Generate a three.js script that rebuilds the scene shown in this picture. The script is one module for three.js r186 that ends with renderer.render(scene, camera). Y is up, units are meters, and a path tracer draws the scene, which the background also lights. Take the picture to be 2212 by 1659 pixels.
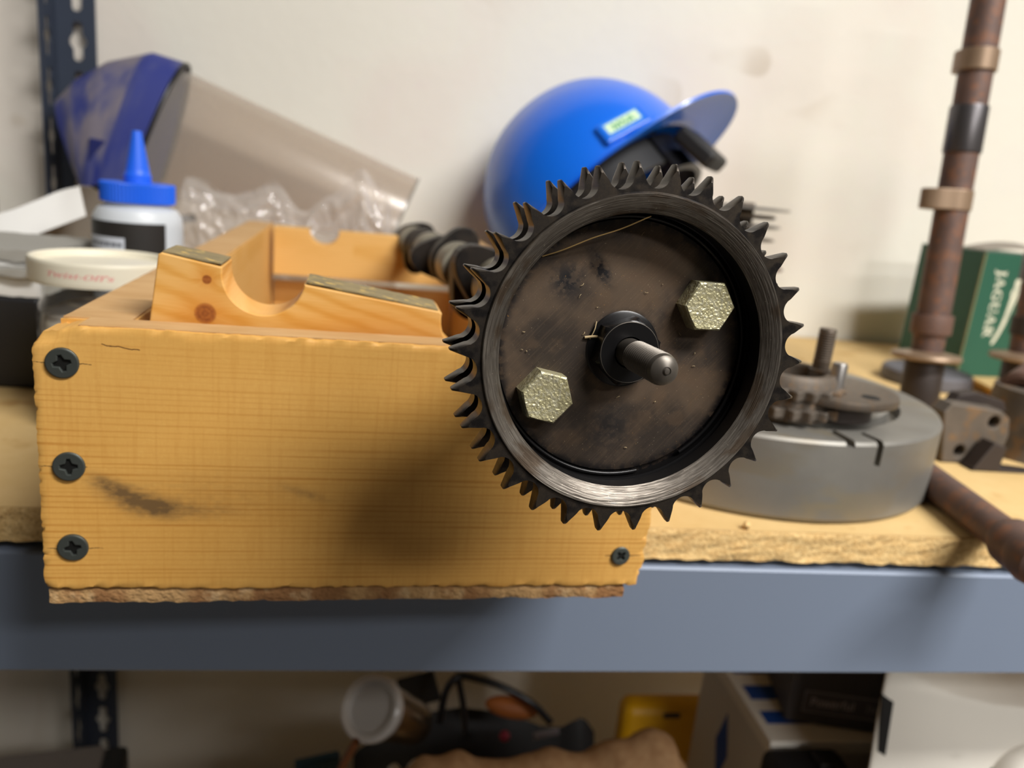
import * as THREE from 'three';
import { RoundedBoxGeometry } from 'three/addons/geometries/RoundedBoxGeometry.js';
import { mergeGeometries, mergeVertices, toCreasedNormals } from 'three/addons/utils/BufferGeometryUtils.js';
import { MarchingCubes } from 'three/addons/objects/MarchingCubes.js';
import { RectAreaLightUniformsLib } from 'three/addons/lights/RectAreaLightUniformsLib.js';
import { Brush, Evaluator, SUBTRACTION } from 'three-bvh-csg';

// ───────────── camera, light, exposure (the shelf top is y = 0; builders work in millimetres, S turns them into metres)
const S = 0.001, RAD = Math.PI / 180;
const scene = new THREE.Scene();
const FPX = 1700, CAMY = 150.4;
const camera = new THREE.PerspectiveCamera(2 * Math.atan(829.5 / FPX) / RAD, 2212 / 1659, 0.01, 30);
camera.position.set(0, CAMY * S, 0);
camera.rotation.order = 'YXZ';
camera.rotation.set(-14.439 * RAD, -9.229 * RAD, 5.776 * RAD);
camera.updateMatrixWorld(true);
camera.focus = 0.203;
camera.userData.fStop = 11.7;
const renderer = new THREE.WebGLRenderer({ antialias: true });
renderer.toneMapping = THREE.LinearToneMapping;
renderer.toneMappingExposure = 0.93;
renderer.shadowMap.enabled = true;
RectAreaLightUniformsLib.init();
scene.background = new THREE.Color(0x000000);
const LAMPS = [{ x: 1000, y: 1560, z: 650, power: 74, label: 'long fluorescent ceiling lamp above the aisle, closer to the rack' }, { x: 1500, y: 1560, z: 1750, power: 30, label: 'long fluorescent ceiling lamp in the middle of the room' }, { x: 760, y: 1560, z: 3500, power: 125, label: 'long fluorescent ceiling lamp by the far workshop wall' }], LW = 1220, LD = 290, LCOL = 0xfffdf9;

// pixel helpers: a pixel gives a ray, the thing it touches gives the distance
const RM = new THREE.Matrix4().extractRotation(camera.matrixWorld);
const rayOf = (px, py) => new THREE.Vector3((px - 1106) / FPX, -(py - 829.5) / FPX, -1).applyMatrix4(RM);
const atZ = (px, py, z) => { const d = rayOf(px, py), t = z / d.z; return new THREE.Vector3(d.x * t, CAMY + d.y * t, z); };
const onY = (px, py, y = 0) => { const d = rayOf(px, py), t = (y - CAMY) / d.y; return new THREE.Vector3(d.x * t, y, d.z * t); };

// ───────────── seeded noise and textures
let seed = 7;
const rnd = () => { seed = (seed * 1664525 + 1013904223) >>> 0; return seed / 4294967296; };
const rr = (a, b) => a + (b - a) * rnd();
function hash(x, y, s) { let h = Math.imul(x, 374761393) ^ Math.imul(y, 668265263) ^ Math.imul(s, 1274126177); h = Math.imul(h ^ (h >>> 13), 1103515245); h ^= h >>> 16; return (h >>> 0) / 4294967296; }
const mod = (a, n) => ((a % n) + n) % n;
function vn(x, y, s = 0, px = 4096, py = 4096) {
  const xi = Math.floor(x), yi = Math.floor(y), fx = x - xi, fy = y - yi;
  const u = fx * fx * (3 - 2 * fx), v = fy * fy * (3 - 2 * fy);
  const x0 = mod(xi, px), x1 = mod(xi + 1, px), y0 = mod(yi, py), y1 = mod(yi + 1, py);
  const a = hash(x0, y0, s), b = hash(x1, y0, s), c = hash(x0, y1, s), d = hash(x1, y1, s);
  return a + (b - a) * u + (c - a) * v + (a - b - c + d) * u * v;
}
function fbm(x, y, s = 0, px = 4096, py = 4096, o = 4) { let t = 0, a = 0.5, n = 0; for (let i = 0; i < o; i++) { t += a * vn(x, y, s + i, px, py); n += a; x *= 2; y *= 2; px *= 2; py *= 2; a *= 0.5; } return t / n; }
const clamp = (v, a = 0, b = 1) => Math.min(b, Math.max(a, v));
const smooth = (a, b, v) => { const t = clamp((v - a) / (b - a)); return t * t * (3 - 2 * t); };
const mix = (a, b, t) => a + (b - a) * t;
const mix3 = (a, b, t) => [mix(a[0], b[0], t), mix(a[1], b[1], t), mix(a[2], b[2], t)];
function tex(w, h, fn, color = true, repX = 1, repY = 1) {
  const data = new Uint8Array(w * h * 4);
  for (let j = 0; j < h; j++) for (let i = 0; i < w; i++) {
    const c = fn((i + 0.5) / w, (j + 0.5) / h), k = (j * w + i) * 4;
    if (typeof c === 'number') data[k] = data[k + 1] = data[k + 2] = clamp(c) * 255; else { data[k] = clamp(c[0], 0, 255); data[k + 1] = clamp(c[1], 0, 255); data[k + 2] = clamp(c[2], 0, 255); }
    data[k + 3] = 255;
  }
  const t = new THREE.DataTexture(data, w, h, THREE.RGBAFormat);
  t.wrapS = t.wrapT = THREE.RepeatWrapping; t.magFilter = THREE.LinearFilter; t.minFilter = THREE.LinearMipmapLinearFilter; t.generateMipmaps = true;
  t.repeat.set(repX, repY);
  if (color) t.colorSpace = THREE.SRGBColorSpace;
  t.needsUpdate = true; return t;
}
function canvasTex(w, h, draw) {
  const c = document.createElement('canvas'); c.width = w; c.height = h; draw(c.getContext('2d'), w, h);
  const t = new THREE.CanvasTexture(c); t.colorSpace = THREE.SRGBColorSpace; t.magFilter = THREE.LinearFilter; return t;
}
const std = (o) => new THREE.MeshStandardMaterial({ side: THREE.DoubleSide, ...o });
const phy = (o) => new THREE.MeshPhysicalMaterial({ side: THREE.DoubleSide, ...o });

// ───────────── building helpers (millimetres)
const taken = new Map();
function numbered(n) { const k = taken.get(n) || 0; taken.set(n, k + 1); return k ? `${n}_${String(k).padStart(3, '0')}` : n; }
function thing(name, label, category, pos = [0, 0, 0], turn = 0, group) {
  const g = new THREE.Group(); g.name = numbered(name); g.position.set(pos[0] * S, pos[1] * S, pos[2] * S); g.rotation.y = turn;
  g.userData = { label, category }; if (group) g.userData.group = group; scene.add(g); return g;
}
function part(name, geo, mat, parent, pos, rot) {
  geo = geo.clone(); geo.scale(S, S, S);
  const m = new THREE.Mesh(geo, mat); m.name = name; m.castShadow = m.receiveShadow = true;
  if (pos) m.position.set(pos[0] * S, pos[1] * S, pos[2] * S);
  if (rot) m.rotation.set(rot[0], rot[1], rot[2]);
  parent.add(m); return m;
}
function solo(name, geo, mat, label, category, pos, rot, group) { const m = part(numbered(name), geo, mat, scene, pos, rot); m.userData = { label, category }; if (group) m.userData.group = group; return m; }
function structure(name, geo, mat, pos, label) { const m = part(name, geo, mat, scene, pos); m.userData = { kind: 'structure', label, category: 'structure' }; return m; }
function boxUV(geo) {                                             // uv in metres by the way each face points
  const g = geo.index ? geo.toNonIndexed() : geo, p = g.attributes.position, uv = new Float32Array(p.count * 2);
  const a = new THREE.Vector3(), b = new THREE.Vector3(), c = new THREE.Vector3();
  for (let i = 0; i < p.count; i += 3) {
    a.fromBufferAttribute(p, i); b.fromBufferAttribute(p, i + 1).sub(a); c.fromBufferAttribute(p, i + 2).sub(a); b.cross(c);
    const x = Math.abs(b.x), y = Math.abs(b.y), z = Math.abs(b.z);
    for (let k = 0; k < 3; k++) {
      a.fromBufferAttribute(p, i + k);
      const q = z >= x && z >= y ? [a.x, a.y] : y >= x ? [a.x, a.z] : [a.z, a.y];
      uv[(i + k) * 2] = q[0] * S; uv[(i + k) * 2 + 1] = q[1] * S;
    }
  }
  g.setAttribute('uv', new THREE.BufferAttribute(uv, 2)); return g;
}
const box = (w, h, d, x = 0, y = 0, z = 0) => { const g = new THREE.BoxGeometry(w, h, d); g.translate(x, y, z); return boxUV(g); };
const rbox = (w, h, d, r = 1, x = 0, y = 0, z = 0, s = 3) => { const g = new RoundedBoxGeometry(w, h, d, s, r); g.translate(x, y, z); return boxUV(g); };
const cyl = (r1, r2, h, n = 48) => new THREE.CylinderGeometry(r1, r2, h, n);
function lathe(pts, n = 64, crease = 0.6) { return toCreasedNormals(new THREE.LatheGeometry(pts.map((p) => new THREE.Vector2(Math.max(p[0], 0.0001), p[1])), n), crease); }
function tube(pts, r, n = 40, m = 10, closed = false) { return new THREE.TubeGeometry(new THREE.CatmullRomCurve3(pts.map((p) => p.isVector3 ? p : new THREE.Vector3(...p)), closed), n, r, m, closed); }
function shape(pts) { return new THREE.Shape(pts.map((p) => new THREE.Vector2(p[0], p[1]))); }
function extrude(sh, depth, bevel = 0, seg = 24) { const g = new THREE.ExtrudeGeometry(sh, { depth: depth - 2 * bevel, bevelEnabled: bevel > 0, bevelSize: bevel, bevelOffset: -bevel, bevelThickness: bevel, bevelSegments: 2, curveSegments: seg }); g.translate(0, 0, bevel); return boxUV(g); }
const polyR = (n, r, ph = 0) => Array.from({ length: n }, (_, i) => [r * Math.cos(ph + i * 2 * Math.PI / n), r * Math.sin(ph + i * 2 * Math.PI / n)]);
function merge(list) { return mergeGeometries(list.map((g) => { const h = g.index ? g.toNonIndexed() : g.clone(); for (const k of Object.keys(h.attributes)) if (!['position', 'normal', 'uv'].includes(k)) h.deleteAttribute(k); return h; })); }
function wornBox(w, h, d, n, r, amp, sd) {                         // a board with broken, uneven edges
  const g = new THREE.BoxGeometry(w, h, d, n[0], n[1], n[2]), p = g.attributes.position, v = new THREE.Vector3(), q = new THREE.Vector3();
  for (let i = 0; i < p.count; i++) {
    v.fromBufferAttribute(p, i);
    const e = r * (0.5 + 1.1 * vn(v.x * 0.25 + 40, (v.y + v.z) * 0.25 + 40, sd));
    q.set(clamp(v.x, -w / 2 + e, w / 2 - e), clamp(v.y, -h / 2 + e, h / 2 - e), clamp(v.z, -d / 2 + e, d / 2 - e));
    const o = v.clone().sub(q); if (o.lengthSq() > 1e-9) v.copy(q).addScaledVector(o.normalize(), e);
    const nc = (Math.abs(o.x) > 0.1) + (Math.abs(o.y) > 0.1) + (Math.abs(o.z) > 0.1), k = nc > 1 ? amp * (vn(v.x * 0.4 + 9, v.y * 1.3 + v.z * 1.1 + 90, sd + 3) - 0.5) : 0; v.addScaledVector(o, k);
    p.setXYZ(i, v.x, v.y, v.z);
  }
  g.computeVertexNormals(); const u = boxUV(g); return toCreasedNormals(u, 0.7);
}
function gridGeo(nu, nv, fn, closeU = false) {                     // an open or closed sheet from a function of (u, v)
  const pos = [], uv = [], idx = [];
  for (let j = 0; j <= nv; j++) for (let i = 0; i <= nu; i++) { const p = fn(i / nu, j / nv); pos.push(p.x ?? p[0], p.y ?? p[1], p.z ?? p[2]); uv.push(i / nu, j / nv); }
  for (let j = 0; j < nv; j++) for (let i = 0; i < nu; i++) { const a = j * (nu + 1) + i, b = a + 1, c = a + nu + 1, d = c + 1; idx.push(a, c, b, b, c, d); }
  const g = new THREE.BufferGeometry(); g.setAttribute('position', new THREE.Float32BufferAttribute(pos, 3)); g.setAttribute('uv', new THREE.Float32BufferAttribute(uv, 2)); g.setIndex(idx); g.computeVertexNormals(); return g;
}
function shell(nu, nv, fn, t) {                                     // the same sheet given a thickness, with closed borders
  const g = gridGeo(nu, nv, fn), p = g.attributes.position, n = g.attributes.normal, uv = g.attributes.uv, N = p.count, pos = [], uvs = [], idx = [...g.index.array];
  for (let i = 0; i < N; i++) { pos.push(p.getX(i), p.getY(i), p.getZ(i)); uvs.push(uv.getX(i), uv.getY(i)); }
  for (let i = 0; i < N; i++) { pos.push(p.getX(i) - n.getX(i) * t, p.getY(i) - n.getY(i) * t, p.getZ(i) - n.getZ(i) * t); uvs.push(uv.getX(i), uv.getY(i)); }
  const m = g.index.array; for (let i = 0; i < m.length; i += 3) idx.push(m[i] + N, m[i + 2] + N, m[i + 1] + N);
  const edge = (a, b) => idx.push(a, b, a + N, b, b + N, a + N);
  for (let i = 0; i < nu; i++) { edge(i + 1, i); edge(nv * (nu + 1) + i, nv * (nu + 1) + i + 1); }
  for (let j = 0; j < nv; j++) { edge(j * (nu + 1), (j + 1) * (nu + 1)); edge((j + 1) * (nu + 1) + nu, j * (nu + 1) + nu); }
  const s = new THREE.BufferGeometry(); s.setAttribute('position', new THREE.Float32BufferAttribute(pos, 3)); s.setAttribute('uv', new THREE.Float32BufferAttribute(uvs, 2)); s.setIndex(idx);
  return toCreasedNormals(s.toNonIndexed(), 0.7);
}
const ev = new Evaluator(); ev.attributes = ['position', 'normal']; ev.useGroups = false;
function cut(a, ...bs) { let A = new Brush(a); A.updateMatrixWorld(); for (const b of bs) { const B = new Brush(b); B.updateMatrixWorld(); const r = ev.evaluate(A, B, SUBTRACTION); A = new Brush(r.geometry); A.updateMatrixWorld(); } return A.geometry; }

// ───────────── textures
const woodTone = (x, y, s) => {                                    // pine: x along the grain, y across, in mm
  const warp = 3 * fbm(x * 0.008, y * 0.05, s) + 0.25 * vn(x * 0.05, y * 0.3, s + 5);
  const band = Math.pow(0.5 + 0.5 * Math.sin(6.283 * (y / 2.15 + warp)), 3);
  const fine = vn(x * 0.12, y * 6, s + 9), patch = fbm(x * 0.012, y * 0.05, s + 20);
  return mix3(mix3([226, 178, 104], [198, 142, 66], 0.55 * band + 0.2 * (fine - 0.5)), [206, 150, 64], 0.55 * smooth(0.45, 0.75, patch));
};
const frontTex = tex(2048, 896, (u, v) => {
  const x = u * 208, y = v * 89.5;
  const band = Math.pow(0.5 + 0.5 * Math.sin(6.283 * (y / 2.0 + 3.2 * fbm(7, y * 0.11, 2) + 0.8 * fbm(x * 0.006, y * 0.03, 3) + 0.1 * vn(x * 0.08, y * 0.4, 4))), 6) * (0.35 + 0.9 * smooth(0.25, 0.75, vn(x * 0.02 + 9, y * 0.55, 5)));
  const low = smooth(95, 20, y), patch = fbm(x * 0.014 + 3, y * 0.035, 21);
  let c = mix3([224, 174, 96], [205, 148, 64], clamp(0.65 * patch + 0.12));
  c = mix3(c, [176, 112, 36], band * (0.10 + 0.36 * low) * (0.5 + vn(x * 0.05, y * 0.8, 6)));
  const saw = vn(x * 1.05, y * 0.06, 8), saw2 = vn(x * 2.6, y * 0.5, 9);
  c = mix3(c, [184, 124, 48], 0.13 * smooth(0.5, 0.95, saw) + 0.10 * saw2);
  c = mix3(c, [240, 200, 120], 0.10 * smooth(0.6, 1, vn(x * 0.9, y * 2.4, 31)));
  const st = (cx, cy, rx, ry, an) => { const dx = x - cx, dy = y - cy, a = dx * Math.cos(an) + dy * Math.sin(an), b = -dx * Math.sin(an) + dy * Math.cos(an); return Math.exp(-(a * a) / (rx * rx) - (b * b) / (ry * ry)); };
  const dirt = st(26, 34, 8.5, 3.4, -0.35) * 1.2 + st(35, 30, 8, 3, -0.1) * 1.4 + st(20, 38, 5, 2, -0.5) * 0.8 + st(48, 29, 12, 3, 0) * 0.35 + st(82, 36, 7, 1.6, -0.3) * 0.45 + st(52, 36, 30, 8, 0) * 0.18;
  c = mix3(c, [112, 84, 48], clamp(dirt * (0.25 + 1.0 * fbm(x * 0.5, y * 0.9, 40)) * 0.85));
  for (const [cx, cy, l, r] of [[9, 77.5, 9, 8], [9.6, 43.6, 10, 5], [9.6, 15.2, 8, 9], [197.8, 12.8, 6, 8]]) {       // splits beside the screws
    const dx = x - cx, wob = 0.4 * (vn(x * 0.9, cy, 61) - 0.5); if (dx > -l && dx < r && Math.abs(y - cy + wob) < 0.22 * (1 - Math.abs(dx) / 11)) c = [58, 34, 12];
  }
  const ck = Math.abs(y - (83.8 - 0.12 * (x - 22) + 0.8 * (vn(x * 0.6, 3, 62) - 0.5))); if (x > 20 && x < 31 && ck < 0.16) c = [96, 60, 22];
  return c;
});
frontTex.wrapS = frontTex.wrapT = THREE.ClampToEdgeWrapping;
const woodTex = tex(1024, 512, (u, v) => woodTone(u * 200, v * 100, 77), true, 5, 10);
const endTex = tex(512, 512, (u, v) => mix3(woodTone(u * 60, v * 60, 12), [150, 112, 66], 0.45 * fbm(u * 10, v * 24, 15, 10, 24)), true, 16, 16);
const dustyTopTex = tex(512, 512, (u, v) => mix3([205, 168, 120], [178, 136, 84], fbm(u * 6, v * 22, 18, 6, 22)), true, 10, 10);
const cradleTex = tex(1024, 512, (u, v) => {                        // face of the cradle block, 160 x 80 mm
  const x = u * 160, y = v * 80;
  const knots = [[21, 63.5, 3.9], [21.5, 74.8, 1.7], [80, 54, 6]];
  let k = 0, kd = 0, wx = x, wy = y;
  for (const [kx, ky, r] of knots) { const d = Math.hypot((x - kx) * (r > 5 ? 0.62 : 1), y - ky); k = Math.max(k, smooth(r, r * 0.7, d) * (r > 5 ? 0.35 : 1)); kd = Math.max(kd, Math.exp(-d * d / (r * r * 6))); wy += (y > ky ? 1 : -1) * 5 * Math.exp(-d / (r * 1.3)); }
  const band = Math.pow(0.5 + 0.5 * Math.sin(6.283 * (wy / 7 + 0.05 * wx + 2.4 * fbm(wx * 0.012, wy * 0.05, 51))), 2), fine = vn(wx * 0.2, wy * 3.5, 52);
  let c = mix3([228, 178, 104], [208, 146, 58], clamp(0.55 * band + 0.3 * (fine - 0.5) + 0.35 * smooth(0.5, 0.72, fbm(x * 0.03, y * 0.08, 53))));
  c = mix3(c, [198, 122, 40], kd * 0.5); c = mix3(c, mix3([168, 96, 40], [120, 60, 22], vn(x * 1.4, y * 1.4, 54) * 0.6 + 0.4 * Math.abs(Math.sin(Math.hypot(x - 21, y - 63.5) * 2.2))), k * 0.85);
  return c;
});
cradleTex.wrapS = cradleTex.wrapT = THREE.ClampToEdgeWrapping;
const greyTopTex = tex(512, 256, (u, v) => mix3(mix3([150, 132, 92], [108, 98, 74], fbm(u * 12, v * 10, 55, 12, 10)), [196, 164, 92], smooth(0.58, 0.8, fbm(u * 26, v * 12, 56, 26, 12))), true, 10, 20);
const chipTop = tex(512, 512, (u, v) => {
  const a = fbm(u * 5, v * 5, 60, 5, 5), f = fbm(u * 40, v * 40, 61, 40, 40, 3), d = smooth(0.66, 0.8, fbm(u * 9, v * 9, 62, 9, 9));
  return mix3(mix3([216, 186, 132], [200, 166, 108], clamp(a * 0.9 + 0.35 * (f - 0.5))), [160, 116, 58], 0.5 * d);
}, true, 5, 5);
const chipEdge = tex(512, 512, (u, v) => {
  const f = vn(u * 70, v * 90, 64, 70, 90), h = vn(u * 150, v * 190, 65, 150, 190), a = fbm(u * 10, v * 12, 66, 10, 12);
  return mix3(mix3([228, 196, 138], [190, 150, 92], clamp(0.75 * f + 0.35 * (a - 0.5))), [120, 82, 40], 0.55 * smooth(0.72, 0.95, h));
}, true, 10, 10);
const chipBump = tex(512, 512, (u, v) => 0.6 * vn(u * 70, v * 90, 64, 70, 90) + 0.4 * vn(u * 150, v * 190, 65, 150, 190), false, 10, 10);
const wallTex = tex(1024, 1024, (u, v) => {
  const a = fbm(u * 5, v * 5, 70, 5, 5), b = fbm(u * 7, v * 6, 71, 7, 6), s = smooth(0.74, 0.82, vn(u * 26, v * 26, 72, 26, 26)) * smooth(0.5, 0.7, b);
  return mix3(mix3(mix3([228, 223, 211], [224, 221, 212], a), [223, 212, 203], 0.55 * smooth(0.42, 0.66, b)), [168, 152, 130], 0.35 * s);
}, true, 0.8, 0.8);
const wallBump = tex(512, 512, (u, v) => fbm(u * 30, v * 30, 75, 30, 30), false, 4, 4);
const darkSteel = (sc) => tex(512, 512, (u, v) => {
  const a = fbm(u * 12, v * 12, 80, 12, 12), g = vn(u * 170, v * 170, 82, 170, 170), sp = smooth(0.93, 0.97, vn(u * 210, v * 210, 83, 210, 210));
  return mix3(mix3(mix3([66, 63, 62], [88, 80, 72], a), [50, 48, 49], smooth(0.5, 0.75, fbm(u * 5, v * 5, 81, 5, 5))), [165, 155, 138], 0.55 * sp + 0.1 * (g - 0.5));
}, true, sc, sc);
const plateTex = tex(1024, 1024, (u, v) => {                         // face of the centre plate, 70 mm square
  const x = (u - 0.5) * 70, y = (v - 0.5) * 70, r = Math.hypot(x, y);
  const an = 0.85, a = x * Math.cos(an) + y * Math.sin(an), b = -x * Math.sin(an) + y * Math.cos(an);
  let c = mix3([90, 74, 59], [54, 45, 38], smooth(0.3, 0.7, fbm(x * 0.09 + 8, y * 0.09 + 8, 90)));
  c = mix3(c, [96, 76, 57], 0.5 * smooth(0.5, 0.75, fbm(x * 0.16 + 20, y * 0.16 + 20, 91)));
  c = mix3(c, [112, 92, 72], 0.22 * smooth(0.5, 0.95, vn(a * 0.16 + 90, b * 5.5 + 90, 92)));           // fine oblique scratches
  const grease = clamp(smooth(31, 35, r) + smooth(11.5, 8.2, r) + 1.9 * Math.exp(-Math.pow((x + 9) * 0.75 + (y - 21) * 0.66, 2) / 2.2 - Math.pow((y - 21) * 0.75 - (x + 9) * 0.66, 2) / 16) + 0.9 * Math.exp(-((x + 17) ** 2 + (y - 17) ** 2) / 16) + 0.5 * Math.exp(-((x + 1) ** 2 + (y + 22) ** 2) / 40));
  c = mix3(c, [22, 20, 22], clamp(grease * (0.35 + 0.85 * smooth(0.35, 0.62, fbm(x * 0.7 + 30, y * 0.7 + 30, 93)))));
  if (vn(x * 5.5 + 300, y * 5.5 + 300, 94) > 0.972) c = mix3(c, [196, 180, 150], 0.8);
  if (vn(x * 3 + 400, y * 3 + 400, 95) > 0.975) c = mix3(c, [168, 120, 60], 0.7);
  return c;
});
plateTex.wrapS = plateTex.wrapT = THREE.ClampToEdgeWrapping;
const plateRough = tex(512, 512, (u, v) => { const x = (u - 0.5) * 70, y = (v - 0.5) * 70, r = Math.hypot(x, y), g = clamp(smooth(31, 35, r) + smooth(11, 8, r) + Math.exp(-((x + 9.5) ** 2 + (y - 21.5) ** 2) / 9)); return mix(0.62, 0.28, g) + 0.16 * (fbm(x * 0.5 + 60, y * 0.5 + 60, 96) - 0.5); }, false);
const ringTex = tex(2048, 256, (u, v) => {                            // turned metal: u goes round, v across
  const l = vn(u * 40, v * 60, 100, 40, 60), l2 = vn(u * 160, v * 120, 101, 160, 120), a = fbm(u * 20, v * 3, 102, 20, 3);
  let c = mix3([88, 81, 74], [140, 133, 124], clamp(0.6 * l + 0.5 * (l2 - 0.5) + 0.3 * (a - 0.4)));
  c = mix3(c, [70, 52, 36], 0.5 * smooth(0.55, 0.75, fbm(u * 26, v * 4, 103, 26, 4)));
  if (vn(u * 700, v * 60, 104, 700, 60) > 0.965) c = mix3(c, [200, 190, 170], 0.7);
  return c;
});
const ringBump = tex(1024, 256, (u, v) => 0.7 * vn(u * 30, v * 70, 106, 30, 70) + 0.3 * vn(u * 120, v * 120, 107, 120, 120), false);
const zincTex = tex(512, 512, (u, v) => mix3(mix3([216, 210, 178], [186, 176, 128], fbm(u * 7, v * 7, 110, 7, 7)), [224, 222, 206], 0.4 * smooth(0.5, 0.8, vn(u * 60, v * 60, 111, 60, 60))), true, 30, 30);
const zincBump = tex(512, 512, (u, v) => 0.7 * vn(u * 62, v * 62, 112, 62, 62) + 0.3 * vn(u * 140, v * 140, 113, 140, 140), false, 30, 30);
const drumTex = tex(512, 512, (u, v) => mix3(mix3([142, 139, 132], [120, 117, 112], fbm(u * 6, v * 6, 120, 6, 6)), mix3([150, 134, 100], [118, 114, 110], vn(u * 3, v * 3, 122, 3, 3)), 0.6 * smooth(0.48, 0.7, fbm(u * 4, v * 9, 121, 4, 9))), true, 8, 8);
const rustTex = tex(512, 512, (u, v) => mix3(mix3([114, 88, 78], [86, 69, 64], fbm(u * 8, v * 8, 130, 8, 8)), [146, 92, 60], 0.45 * smooth(0.52, 0.72, fbm(u * 14, v * 14, 131, 14, 14))), true, 12, 12);
const brownIron = tex(512, 512, (u, v) => mix3(mix3([112, 101, 90], [84, 77, 70], fbm(u * 8, v * 8, 135, 8, 8)), [150, 104, 58], 0.4 * smooth(0.58, 0.74, fbm(u * 9, v * 9, 136, 9, 9))), true, 12, 12);
const cardNoise = tex(256, 256, (u, v) => 0.6 + 0.4 * fbm(u * 40, v * 40, 140, 40, 40), false, 8, 8);

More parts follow.
